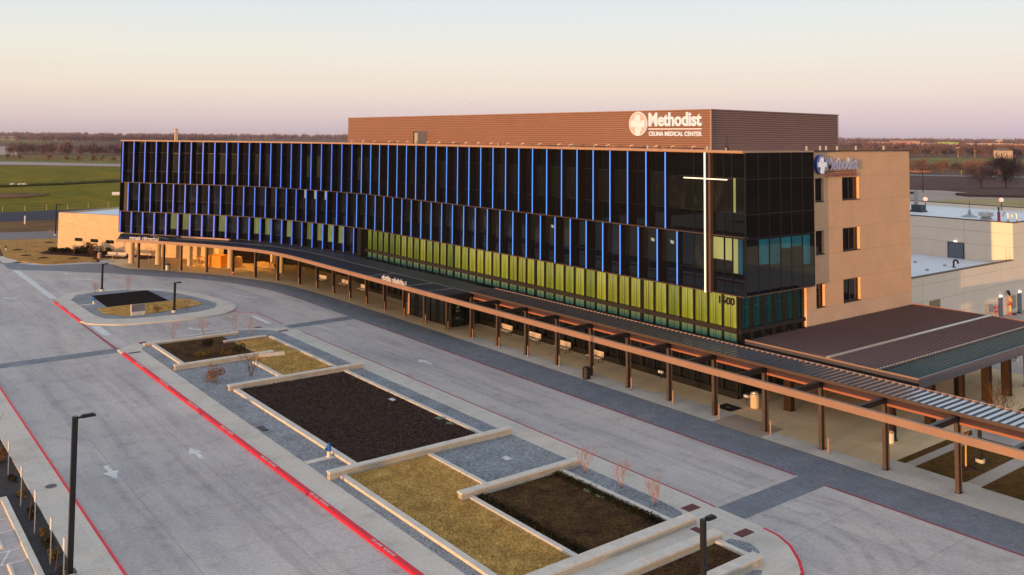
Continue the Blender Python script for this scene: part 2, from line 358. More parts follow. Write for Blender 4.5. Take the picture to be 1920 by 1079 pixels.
def build_main():
    B = thing('medical_center', 'three storey black glass medical building with rows of vertical blue light fins', 'building', (-50,5,0))
    # body
    body = MB()
    back = [(-1.1,25.2),(-62,25.2),(-110.5,-1.5)]
    body.prism(FC.line(S0+.3, SE-1.1, GL+.12)+back, 4.35, 18.25)
    lob = [(-60.2,.75),(-.95,.75),(-.95,8.7),(-.75,8.8),(-.75,25.0),(-62,25.0),(-72,3.2)]
    body.prism(lob, 0.0, 4.3)
    body.build('core', [M['frame']], B)
    rf = MB(); rf.prism(FC.line(S0+.5, SE-.8, GL+.3)+[(-.8,24.9),(-62,24.9),(-110,-1.6)], 18.26, 18.32); rf.build('roof', [M['tpo']], B)
    # undercroft back walls on the left
    w = MB()
    for a, b in [((-96.5,-6.1),(-94.,-5.)),((-94.,-5.),(-86.,2.)),((-86.,2.),(-72.1,3.1))]:
        w.bar((a[0],a[1],2.15),(b[0],b[1],2.15),.25,4.3)
    w.build('storefront', [M['store']], B)
    w = MB(); w.box(-95.2,-7.6,0,-92.6,-6.9,4.3); w.box(-87.2,-1.6,0,-86.6,-1.0,4.3); w.build('entrance_pier', [M['wing']], B)
    for x, y in ((-94.5,-8.6),(-90.6,-6.0),(-87.0,-3.6)):
        w = MB(); w.box(x-.5,y-.3,4.27,x+.5,y+.3,4.34); w.build('soffit_light', [mat('warm_soffit_lamp', (.9,.6,.2), .5, emit=((1.0,.48,.08),75.))], B)
    for i,(x,y) in enumerate([(-102.3,-17.8),(-98.65,-14.85),(-94.15,-11.45),(-88.4,-7.35),(-80.,-2.95)]):
        c = MB(); c.cyl((x,y,0),(x,y,4.34),.42,.42,20); c.build('round_column', [M['colstone']], B, smooth=False)
    # tier trims and parapet coping
    t = MB()
    t.sweep(FC.line(S0-.05,SE,-.03), FC.line(S0-.05,SE,GL+.1), Z2-.03, Z2+.03)
    t.sweep(FC.line(S0-.05,SE,-.03), FC.line(S0-.05,SE,GL+.1), Z1-.04, Z1+.03)
    t.box(-.5,.33,Z1-.06,.03,9.08,Z1+.04)
    t.build('floor_trim', [M['trim']], B)
    t = MB(); t.sweep(FC.line(S0-.05,SE+.0,-.05), FC.line(S0-.05,SE,GL+.05), 18.84, 19.01)
    t.box(-.5,.35,18.86,.04,9.12,19.0); t.build('coping', [M['coping']], B)
    pa = MB(); pa.sweep(FC.line(S0+.1,SE-.3,GL+.06), FC.line(S0+.1,SE-.3,GL+.3), 18.2, 18.98); pa.build('parapet', [M['coping']], B)
    t = MB(); t.box(-.85,9.1,18.86,-.44,25.45,19.0); t.box(-40,25.05,18.86,-.85,25.45,19.0); t.build('dark_coping', [M['trim']], B)
    t = MB(); t.box(-.82,9.2,18.2,-.52,25.38,18.84); t.build('side_parapet', [M['brick']], B)
    # blade-like left end wall
    t = MB(); a = FC.off(S0-.03,.05); b = FC.off(S0-.03,10); t.bar((a[0],a[1],11.7),(b[0],b[1],11.7),.06,14.2); t.build('end_panel', [M['frame']], B)
    # fins ------------------------------------------------------------
    def fin_mesh(h):
        f = MB(); f.box(-.06,-.0,0,.06,GL+.05,h); return f
    def strip_mesh(h, wide):
        s = MB(); s.box(-wide/2,-.045,0.02,wide/2,-.002,h-.02); s.cur = 1; s.box(-.055,-.062,.02,.055,-.046,h-.02); return s
    tiers = []
    sA, sB = FC.s_of_x(-7.91), FC.s_of_x(-104.83); tiers.append((Z2+.05, 18.79, [sB+(sA-sB)*i/46 for i in range(47)]))
    sA, sB = FC.s_of_x(-6.63), FC.s_of_x(-103.73); tiers.append((Z1+.05, Z2-.06, [sB+(sA-sB)*i/46 for i in range(47)]))
    sA, sB = FC.s_of_x(-62.2), FC.s_of_x(-104.95); tiers.append((4.5, Z1-.06, [sB+(sA-sB)*i/21 for i in range(22)]))
    fin_me = {}; n_fin = 0; n_win = 0
    rest_f, rest_s, rest_w, rest_fr = MB(), MB(), MB(), MB()
    def xf(mb_src, dst, p, ang):
        ca, sa = math.cos(ang), math.sin(ang)
        dst_cur = list(mb_src.m); o = len(dst.v)
        dst.v += [(p[0]+x*ca-y*sa, p[1]+x*sa+y*ca, p[2]+z) for x,y,z in mb_src.v]
        dst.f += [tuple(i+o for i in f) for f in mb_src.f]; dst.m += dst_cur
    wmats = [M[k] for k in ('glass','glass_navy','dim','olive','blue_room','green_blind','yellow_blind','cream_blind')]
    IDX = dict(glass=0,navy=1,dim=2,olive=3,blue=4,green=5,yellow=6,cream=7)
    win_me = {}
    def window_mb(ti, w, h, kind):
        g = MB(); y = GL
        if ti == 0:   rows = [(0,1.75,'glass'),(1.75,4.65,kind),(4.65,h,'glass')]
        elif ti == 1: rows = [(0,1.75,'navy'),(1.75,h,kind)]
        else:         rows = [(0,1.0,'navy'),(1.0,h,kind)]
        for z0, z1, k in rows:
            if k in ('green','cream','yellow') and z1-z0 > 1:      # a drawn blind beside dark glass
                g.cur = IDX['glass']; g.quad((0,y,z0),(.22*w,y,z0),(.22*w,y,z1),(0,y,z1))
                g.cur = IDX[k]; g.quad((.22*w,y,z0+.02),(.8*w,y,z0+.02),(.8*w,y,z1-.04),(.22*w,y,z1-.04))
                g.cur = IDX['navy']; g.quad((.8*w,y,z0),(w,y,z0),(w,y,z1),(.8*w,y,z1))
            elif k == 'half':
                zm = z0+(z1-z0)*.55
                g.cur = IDX['dim']; g.quad((0,y,z0),(w,y,z0),(w,y,zm),(0,y,zm)); g.cur = IDX['navy']; g.quad((0,y,zm),(.5*w,y,zm),(.5*w,y,z1),(0,y,z1))
                g.cur = IDX['cream']; g.quad((.5*w,y,zm),(.86*w,y,zm),(.86*w,y,z1),(.5*w,y,z1)); g.cur = IDX['navy']; g.quad((.86*w,y,zm),(w,y,zm),(w,y,z1),(.86*w,y,z1))
            elif k == 'olive':
                g.cur = IDX['glass']; g.quad((0,y,z0),(.28*w,y,z0),(.28*w,y,z1),(0,y,z1))
                g.cur = IDX['olive']; g.quad((.28*w,y,z0),(.82*w,y,z0),(.82*w,y,z1-.1),(.28*w,y,z1-.1))
                g.cur = IDX['glass']; g.quad((.82*w,y,z0),(w,y,z0),(w,y,z1),(.82*w,y,z1))
            elif k == 'spots':
                g.cur = IDX['dim']; zs_ = z0+.55*(z1-z0)
                g.quad((0,y,z0),(w,y,z0),(w,y,zs_),(0,y,zs_)); g.quad((0,y,zs_+.32),(w,y,zs_+.32),(w,y,z1),(0,y,z1))
                g.quad((0,y,zs_),(.45*w,y,zs_),(.45*w,y,zs_+.32),(0,y,zs_+.32)); g.quad((.62*w,y,zs_),(w,y,zs_),(w,y,zs_+.32),(.62*w,y,zs_+.32))
                g.cur = IDX['cream']; g.quad((.45*w,y,zs_+.06),(.62*w,y,zs_+.0),(.62*w,y,zs_+.26),(.45*w,y,zs_+.32))
            else:
                g.cur = IDX[k]; g.quad((0,y,z0),(w,y,z0),(w,y,z1),(0,y,z1))
        return g
    def frame_mb(ti, w, h):
        f = MB()
        zs = {0:(1.75,4.65), 1:(1.75,), 2:(1.0,)}[ti]
        for z in zs: f.box(0.02,GL-.03,z-.02,w-.02,GL+.02,z+.02)
        f.box(.32*w-.012,GL-.02,0,.32*w+.012,GL+.02,h); return f
    protoF = {}; protoW = {}
    wr = random.Random(5)
    for ti, (z0, z1, ss) in enumerate(tiers):
        h = z1-z0; w = ss[1]-ss[0]
        for i, s in enumerate(ss):
            q = FC.at(s); t = FC.tan(s); ang = math.atan2(t.y, t.x)
            right = q.x > -62
            # fins: the far-left bottom row goes into one mesh (over a hundred of them)
            if ti == 2 and i < 16:
                xf(fin_mesh(h), rest_f, (q.x,q.y,z0), ang); xf(strip_mesh(h,.34), rest_s, (q.x,q.y,z0), ang)
            else:
                key = (ti, right)
                if key not in protoF:
                    f = fin_mesh(h).build('fin', [M['fin']], B, local=True)
                    s_ = strip_mesh(h, .14 if right else .22).build('light_strip', [M['lens'], M['ledr' if right else 'led']], f, local=True)
                    protoF[key] = f
                else:
                    f = copy_tree(protoF[key], B)
                f.location = Vector((q.x,q.y,z0))-ORG[B.name]; f.rotation_euler = (0,0,ang)
            # the bay to the right of this fin
            if i < len(ss)-1 or ti == 2:
                r = wr.random(); left = q.x < -62
                if ti == 0: kind = 'olive' if (left and r < .45) else ('dim' if r < .38 else 'glass')
                elif ti == 1: kind = ('dim' if r < .45 else 'blue' if r < .75 else 'olive' if r < .83 else 'glass')
                else: kind = ('green' if r < .22 else 'blue' if r < .75 else 'olive' if r < .85 else 'dim')
                if wr.random() < .13 and ti < 2 and q.x > -70: kind = 'spots'
                if ti == 1 and i in (15,16,17): kind = 'half'
                if ti == 2 and i in (8,11,12,16,18,19): kind = 'green'
                a = FC.at(s+.0); b = FC.at(s+w); an = math.atan2(b.y-a.y, b.x-a.x)
                if ti == 2 and i < 14:
                    xf(window_mb(ti,w,h,kind), rest_w, (a.x,a.y,z0), an); xf(frame_mb(ti,w,h), rest_fr, (a.x,a.y,z0), an); continue
                key = (ti, kind)
                if key not in protoW:
                    g = window_mb(ti,w,h,kind).build('window', wmats, B, local=True)
                    frame_mb(ti,w,h).build('window_frame', [M['frame']], g, local=True); protoW[key] = g
                else:
                    g = copy_tree(protoW[key], B)
                g.location = Vector((a.x,a.y,z0))-ORG[B.name]; g.rotation_euler = (R(wr.uniform(-.35,.35)),0,an+R(wr.uniform(-.5,.5)))
    o = rest_f.build('fin', [M['fin']], B); o['kind'] = 'stuff'
    o = rest_s.build('light_strip', [M['lens'], M['led']], o); o['kind'] = 'stuff'
    o = rest_w.build('window', wmats, B); o['kind'] = 'stuff'
    o = rest_fr.build('window_frame', [M['frame']], o); o['kind'] = 'stuff'
    # slim dark returns at the far left where a tier starts before its first fin
    # corner glazing (no fins) ---------------------------------------
    fr = MB(); cm = [M[k] for k in ('glass','glass_navy','dim','yellow_blind','teal_blind','green_blind','trim')]
    xs = [-6.63,-5.05,-3.55,-2.05,-1.25,-.0]
    yF = .06
    # the glass steps out to the corner line
    rows = [(Z1+.05,9.55,'n'),(9.55,12.2,'v'),(12.2,12.31,'g'),(Z2+.05,14.2,'g'),(14.2,16.9,'u'),(16.9,18.79,'g')]
    for i in range(5):
        g = MB()
        for z0, z1, k in rows:
            x0, x1 = xs[i], xs[i+1]
            if z0 > 12.3 and i == 0: x0 = -7.85
            if k == 'v' and i >= 2:
                zb = 10.5
                if i == 2: parts = [(x0,x0+.15,z0,z1,1),(x0+.15,x0+.4,z0+.1,zb,3),(x0+.4,x1-.02,z0,zb,2),(x0+.15,x1-.05,zb,z1,3),(x1-.05,x1,zb,z1,0),(x1-.02,x1,z0,zb,0)]
                elif i == 3: parts = [(x0,x0+.12,zb,z1,0),(x0+.12,x1-.03,zb,z1,3),(x1-.03,x1,zb,z1,0),(x0,x1,z0,zb,2)]
                else: parts = [(x0,x0+.1,z0,z1,0),(x0+.1,x0+.52,z0,z1,3),(x0+.52,x0+.95,z0,z1,4),(x0+.95,x1,z0,z1,1)]
                for a,b,c,d,mi in parts: g.cur = mi; g.quad((a,yF,c),(b,yF,c),(b,yF,d),(a,yF,d))
            elif k == 'u' and i == 4:
                for a,b,mi in [(x0,x0+.12,0),(x0+.12,x0+.34,3),(x0+.34,x1,2)]:
                    g.cur = mi; g.quad((a,yF,z0+(.0)),(b,yF,z0),(b,yF,z1),(a,yF,z1))
            else:
                g.cur = {'n':1,'v':2 if i else 1,'g':0,'u':2}[k]; g.quad((x0,yF,z0),(x1,yF,z0),(x1,yF,z1),(x0,yF,z1))
        g.build('corner_window', cm, B)
        for z in (9.55,14.2,16.9): fr.box(xs[i]+.02,yF-.03,z-.02,xs[i+1]-.02,yF-.002,z+.02)
    for x in xs[1:5]+[-.02]: fr.box(x-.02,yF-.05,Z1+.05,x+.02,yF-.003,18.79)
    # end face
    ys = [.1,1.65,3.05,4.5,5.95,7.45,9.06]
    for i in range(6):
        g = MB(); y0, y1 = ys[i], ys[i+1]
        for z0, z1, k in [(Z1+.05,9.7,'n'),(9.7,12.2,'v'),(12.2,18.86,'g')]:
            if k == 'v' and i >= 1:
                zb = {1:10.2,2:10.1,3:11.25,4:11.3,5:9.75}[i]; ya = y0+.06; yb = {5:y0+1.0}.get(i, y1-.14)
                for a,b,c,d,mi in [(ya,yb,zb,z1-.08,4),(y0,ya,z0,z1,1),(yb,y1,z0,z1,1),(ya,yb,z0,zb,1),(ya,yb,z1-.08,z1,1)]:
                    g.cur = mi; g.quad((0,a,c),(0,b,c),(0,b,d),(0,a,d))
            else:
                g.cur = {'n':1,'v':1,'g':0}[k]; g.quad((0,y0,z0),(0,y1,z0),(0,y1,z1),(0,y0,z1))
        g.build('corner_window', cm, B)
        fr.box(.003,y1-.02,Z1+.05,.03,y1+.02,18.85)
    for z in (9.7,12.25,14.1,16.8): fr.box(.003,.1,z-.02,.025,9.06,z+.02)
    fr.box(-.03,.03,Z1+.05,.03,.1,18.85)
    fr.build('corner_mullions', [M['frame']], B)
    sf = MB(); sf.box(-.6,.12,Z1-.05,-.02,9.05,Z1+.3); sf.build('corner_soffit', [M['frame']], B)
    # ground-floor lobby wall -----------------------------------------
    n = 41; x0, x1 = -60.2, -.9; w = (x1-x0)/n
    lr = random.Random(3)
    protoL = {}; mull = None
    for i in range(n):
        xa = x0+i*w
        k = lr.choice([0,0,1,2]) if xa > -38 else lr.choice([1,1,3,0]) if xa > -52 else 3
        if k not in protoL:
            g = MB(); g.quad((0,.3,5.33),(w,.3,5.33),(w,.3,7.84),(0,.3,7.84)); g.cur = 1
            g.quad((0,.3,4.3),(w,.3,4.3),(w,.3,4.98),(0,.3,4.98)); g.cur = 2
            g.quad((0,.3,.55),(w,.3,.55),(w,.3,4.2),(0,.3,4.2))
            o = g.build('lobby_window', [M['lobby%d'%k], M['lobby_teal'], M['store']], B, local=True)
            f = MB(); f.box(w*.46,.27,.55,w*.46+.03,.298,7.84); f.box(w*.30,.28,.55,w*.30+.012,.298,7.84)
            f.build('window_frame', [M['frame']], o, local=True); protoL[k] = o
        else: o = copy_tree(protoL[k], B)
        o.location = Vector((xa,0,0))-ORG[B.name]
        m = MB(); wd = .28 if i % 10 == 4 else .13
        if mull is None or i % 10 == 4:
            m.box(-wd/2,.12,0.55,wd/2,.295,7.84); mm = m.build('mullion', [M['frame']], B, local=True)
            if i % 10 != 4: mull = mm
        else: mm = copy_tree(mull, B)
        mm.location = Vector((xa,0,0))-ORG[B.name]
    r = MB(); r.box(x0,-.06,4.98,x1+.05,.29,5.28); r.box(x0,-.10,5.28,x1+.1,.20,5.33); r.box(x0,.1,4.2,x1,.29,4.3)
    r.build('transom_beam', [M['darkmetal']], B)
    r = MB(); r.box(x0,.1,0,x1,.74,.5); r.box(x0,.02,.5,x1+.05,.74,.55); r.build('base_sill', [M['frame']], B)
    r = MB(); r.box(-61.2,-.6,4.3,-60.25,.74,7.84); r.build('end_pier', [M['frame']], B)
    # end ground-floor glazing
    ye = [.3,1.7,3.1,4.5,5.9,7.3,8.6]
    for i in range(6):
        g = MB(); g.quad((-.86,ye[i],5.3),(-.86,ye[i+1],5.3),(-.86,ye[i+1],7.84),(-.86,ye[i],7.84)); g.cur = 1
        g.quad((-.86,ye[i],.3),(-.86,ye[i+1],.3),(-.86,ye[i+1],5.0),(-.86,ye[i],5.0)); o = g.build('lobby_window', [M['end_teal'], M['store']], B)
        f = MB(); f.box(-.855,ye[i]-.14,.3,-.62,ye[i]+.14,7.84); f.box(-.85,ye[i]+.62,.3,-.82,ye[i]+.65,7.84); f.build('window_frame', [M['frame']], o)
    r = MB(); r.box(-.855,.1,5.0,-.56,8.55,5.28); r.build('transom_beam', [M['darkmetal']], B)
    r = MB(); r.box(-.95,8.3,.3,-.7,8.6,7.84); r.box(-.90,.02,.55,-.78,.3,7.84); r.build('corner_post', [M['frame']], B)
    # brick end wall with real openings ---------------------------------
    opn = []
    for z0, z1 in ((5.9,7.85),(10.3,12.25),(14.7,16.65)): opn += [(10.02,11.25,z0,z1),(14.05,16.7,z0,z1)]
    ycuts = [8.62,10.02,11.25,14.05,16.7,25.4]; zc = [0,5.8,5.9,7.85,10.3,12.25,14.7,16.65,18.84]
    wb, ws = MB(), MB(); D = .32
    for i in range(5):
        for k in range(8):
            y0,y1,z0,z1 = ycuts[i],ycuts[i+1],zc[k],zc[k+1]
            if any(abs(y0-o[0])<.01 and abs(z0-o[2])<.01 for o in opn): continue
            (ws if k == 0 else wb).quad((-.5,y0,z0),(-.5,y1,z0),(-.5,y1,z1),(-.5,y0,z1))
    for y0,y1,z0,z1 in opn:
        X0, X1 = -.5-D, -.5
        wb.quad((X0,y1,z0),(X1,y1,z0),(X1,y1,z1),(X0,y1,z1)); wb.quad((X1,y0,z0),(X0,y0,z0),(X0,y0,z1),(X1,y0,z1))
        wb.quad((X1,y0,z1),(X0,y0,z1),(X0,y1,z1),(X1,y1,z1)); wb.quad((X0,y0,z0),(X1,y0,z0),(X1,y1,z0),(X0,y1,z0))
    wb.quad((-.95,8.62,5.8),(-.5,8.62,5.8),(-.5,8.62,18.84),(-.95,8.62,18.84)); ws.quad((-.95,8.62,0),(-.5,8.62,0),(-.5,8.62,5.8),(-.95,8.62,5.8))
    wb.quad((-.5,25.4,0),(-60,25.4,0),(-60,25.4,18.84),(-.5,25.4,18.84))
    wall = wb.build('brick_wall', [M['brick']], B); ws.build('stone_base', [M['brick_base']], B)
    for y0,y1,z0,z1 in opn:
        g = MB(); X = -.5-D+.02; g.quad((X,y0,z0),(X,y1,z0),(X,y1,z1),(X,y0,z1)); o = g.build('window', [M['glass_navy']], B)
        f = MB()
        f.box(X+.003,y0,z0,X+.07,y0+.06,z1); f.box(X+.003,y1-.06,z0,X+.07,y1,z1); f.box(X+.003,y0+.06,z1-.06,X+.07,y1-.06,z1); f.box(X+.003,y0+.06,z0,X+.07,y1-.06,z0+.06)
        if y1-y0 > 2: f.box(X+.003,(y0+y1)/2-.04,z0+.06,X+.065,(y0+y1)/2+.04,z1-.06)
        f.build('window_frame', [M['trim']], o)
        s_ = MB(); s_.box(X+.075,y0,z0-.05,-.46,y1+.02,z0+.015); s_.build('sill', [M['darkmetal']], o)
    j = MB()
    for z in (16.72,14.62,12.32,10.22,7.92,5.8): j.box(-.499,8.7 if z < 7.8 else 9.12,z-.012,-.494,25.38,z+.012)
    j.build('wall_joint', [M['brickjoint']], B)
    # penthouse ---------------------------------------------------------
    c = [(-68.2,1.35),(-5.75,3.05),(-7.6,25.0),(-70,23)]
    pz0, pz1 = 18.33, 22.42
    p = MB(); n = 20; hh = (pz1-pz0-.1)/n
    def ring(inset, z):
        cx = sum(a for a,b in c)/4; cy = sum(b for a,b in c)/4; out = []
        for a,b in c:
            out.append((a+(inset if a<cx else -inset), b+(inset if b<cy else -inset), z))
        return out
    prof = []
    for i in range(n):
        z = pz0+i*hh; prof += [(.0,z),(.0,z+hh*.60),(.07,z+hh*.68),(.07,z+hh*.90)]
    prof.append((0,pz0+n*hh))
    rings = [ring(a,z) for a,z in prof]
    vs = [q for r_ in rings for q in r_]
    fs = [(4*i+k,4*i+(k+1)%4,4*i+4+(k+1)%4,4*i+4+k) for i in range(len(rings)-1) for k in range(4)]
    p.add(vs, fs); p.m = [1 if (i//4) % 4 in (1,3) else 0 for i in range(len(fs))]; ph = p.build('penthouse', [M['pent'], mat('cladding_rib_shade', (.10,.055,.048), .6, var=.05, spec=.2)], B)  # slanted rib faces painted darker to draw the shade lines of the grooves
    q = MB(); q.prism([(a+(-.05 if a<-30 else .05), b+(-.05 if b<10 else .05)) for a,b in c], pz1-.1, pz1); q.build('roof_edge', [M['copper']], ph)
    q = MB(); q.cyl((-5.76,3.03,pz0),(-5.76,3.03,pz1-.1),.09,.09,8); q.build('corner_trim', [M['copper']], ph)
    d = MB(); d.box(-50.9,1.45,18.4,-48.6,1.78,20.5); d.cur = 1
    d.box(-50.9,1.38,18.4,-50.75,1.44,20.5); d.box(-48.75,1.38,18.4,-48.6,1.44,20.5); d.box(-50.75,1.38,20.38,-48.75,1.44,20.5); d.bar((-50.75,1.41,18.7),(-48.75,1.41,20.38),.05,.1)
    d.cur = 2; d.box(-48.58,.55,18.4,-48.5,1.9,20.55); d.build('roof_hatch_screen', [M['steel'],M['frame'],M['grey']], ph)
    # things along the parapet
    e = MB(); er = random.Random(8)
    for i in range(24):
        s = FC.s_of_x(-64)+i*2.55+er.uniform(-.6,.6); x, y = FC.off(s,.9)
        if x > -2: continue
        e = MB(); e.cyl((x,y,18.3),(x,y,19.2+er.random()*.18),.035,.035,6); e.bar((x,y,19.2),(x+.25,y+.15,19.32),.04,.04); e.build('vent_pipe', [M['grey']], B)
    e = MB()
    for x0_,x1_ in [(-62,-55),(-44,-41.5),(-26.5,-24),(-22,-17.5),(-15,-12.5),(-9,-6.2)]:
        e = MB(); e.bar((x0_,1.0,19.12),(x1_,1.0,19.12),.09,.09); e.build('conduit', [M['trim']], B)
    e = MB()
    for y in (10.2,12.2,13.1,14.8,17.8,22.5): e = MB(); e.box(-1.5,y,18.3,-1.35,y+.12,19.35); e.build('parapet_stub', [M['steel']], B)
    for x in (-33,-21,-11.2,-4.6): e = MB(); e.box(x,1.0,18.3,x+.16,1.15,19.3); e.build('parapet_stub', [M['steel']], B)
    a = MB(); a.cyl((-3.3,2.0,18.3),(-3.3,2.0,20.2),.03,.02,6); a.lathe((-3.3,2.0,18.3),[(.25,0),(.22,.9),(.06,1.0)],8); a.bar((-3.5,2,19.5),(-3.1,2,19.5),.03,.03); a.build('antenna_mast', [M['frame']], B)
    for x, y, h in ((-49.1,3.2,1.7),(-39.7,3.4,1.4),(-41.6,3.4,1.5)):
        a = MB(); a.cyl((x,y,22.4),(x,y,22.4+h),.02,.012,5); a.bar((x-.25,y,22.4+h*.95),(x+.25,y,22.4+h*.95),.015,.03); a.build('antenna_mast', [M['grey']], B)
    return B

def emblem(mb, cen, X, r, depth, mi):
    """oval badge with a ribboned cross: mi = material slots (rim, field, cross)"""
    X = Vector(X); Z = Vector((0,0,1)); Y = Z.cross(X); cen = Vector(cen)
    P = lambda x, z, y: cen+X*x*r+Z*z*r-Y*y
    n = 40
    def disc(rad, y0, y1, m):
        mb.cur = m; vs = [P(rad*math.cos(2*math.pi*k/n), rad*math.sin(2*math.pi*k/n), y) for y in (y0,y1) for k in range(n)]
        mb.add(vs, [tuple(range(n)), tuple(range(n,2*n))[::-1]]+[(k,n+k,n+(k+1)%n,(k+1)%n) for k in range(n)])
    def plate(poly, y0, y1, m):
        mb.cur = m; k = len(poly); vs = [P(x,z,y0) for x,z in poly]+[P(x,z,y1) for x,z in poly]
        mb.add(vs, [tuple(range(k)), tuple(range(k,2*k))]+[(i,(i+1)%k,k+(i+1)%k,k+i) for i in range(k)])
    disc(1.0, 0, depth, mi[0]); disc(.93, depth, depth+.012, mi[1])
    y0, y1 = depth+.013, depth+.05
    plate([(-.27,.34),(.27,.08),(.27,.74),(-.27,.74)], y0, y1, mi[2])                     # top of the cross
    plate([(-.27,-.93),(.27,-.93),(.27,-.42),(-.27,-.16)], y0, y1, mi[2])                 # foot
    plate([(-.76,-.26),(-.30,-.26),(.30,-.56),(.40,-.28),(.76,-.28),(.76,.26),(.34,.26),(.30,.02),(-.30,.30),(-.40,.56),(-.44,.26),(-.76,.26)], y0, y1, mi[2])
    plate([(.30,-.58),(.42,-.30),(.46,-.62)], y0, y1, mi[2])

def build_signs():
    # rooftop sign on the bronze penthouse
    d = Vector((62.45,1.7,0)).normalized()
    def at(x, z): t = (x+68.2)/62.45; return (x, 1.35+1.7*t-.03, z)
    S = thing('rooftop_sign', 'white rooftop lettering with oval cross emblem on the bronze penthouse wall', 'sign', at(-10.5,20.0))
    m = MB(); emblem(m, at(-13.9,21.22), d, 1.10, .12, (0,1,0)); m.build('emblem', [M['signlit'],M['sign_pink']], S)
    m = MB(); put_text(m, 'Methodist', 5.95, 1.22, .14, at(-12.6,20.98), d, .028)
    # slab serifs on the uprights give the bookish letterforms
    for x, z0, z1 in [(-12.6,0,1),(-11.93,0,1)]:
        for z in (20.98, 22.0): m.bar(at(x-.02,z+.03), at(x+.3,z+.03), .13, .06)
    m.build('lettering', [M['signlit']], S)
    m = MB(); m.bar(Vector(at(-12.65,20.74))+Vector((0,-.06,0)), Vector(at(-6.65,20.74))+Vector((0,-.06,0)), .1, .09); m.build('rule', [M['signlit']], S)
    m = MB(); put_text(m, 'CELINA MEDICAL CENTER', 5.95, .40, .12, at(-12.6,20.12), d, .022, 1.08); m.build('lettering', [M['signlit']], S)
    # brick wall sign
    S = thing('wall_sign', 'blue oval cross emblem with metal lettering on the tan brick end wall', 'sign', (-.5,12.5,16.9))
    m = MB(); emblem(m, (-.5,10.6,17.8), (0,1,0), .80, .30, (0,1,2)); o = m.build('emblem', [M['signblue'],M['signblue'],M['signlit']], S)
    m = MB(); n = 40
    for k in range(n):
        a, b = 2*math.pi*k/n, 2*math.pi*(k+1)/n
        m.bar((-.5+.316,10.6+.70*math.cos(a),17.8+.70*math.sin(a)),(-.5+.316,10.6+.70*math.cos(b),17.8+.70*math.sin(b)),.02,.05)
    m.build('rim_line', [M['hydwhite']], o)
    m = MB(); put_text(m, 'Methodist', 4.75, 1.0, .22, (-.5,11.5,17.33), (0,1,0), .02); m.build('lettering', [M['signmetal']], S)
    m = MB(); m.box(-.5,11.5,17.15,-.38,16.25,17.22); m.build('rule', [M['trim']], S)
    m = MB(); put_text(m, 'CELINA MEDICAL CENTER', 4.7, .30, .16, (-.5,11.5,16.76), (0,1,0), .015, 1.08); m.build('lettering', [M['signred']], S)
    # address numerals
    m = MB(); put_text(m, '1500', 1.5, .60, .08, (-2.52,.02,7.08), (1,0,0), .025)
    o = m.build('address_numerals', [M['black']]); tag(o, 'black street number 1500 on the green glass under the corner overhang', 'sign')
    # lit cross
    S = thing('lit_cross', 'tall white lit cross on the black glass corner of the building', 'cross', (-3.5,-.3,8))
    m = MB(); m.box(-3.556,-.52,7.82,-3.484,-.40,18.82); m.build('upright', [M['cross']], S)
    m = MB(); m.box(-5.7,-.50,16.71,-3.57,-.40,16.79); m.box(-3.47,-.50,16.71,-1.32,-.40,16.79); m.build('crossbar', [M['cross']], S)
    m = MB(); m.box(-3.56,-.39,7.82,-3.46,.05,18.79); m.box(-3.30,-.30,7.82,-3.10,.05,18.79); m.build('mounting_channel', [M['trim']], S)
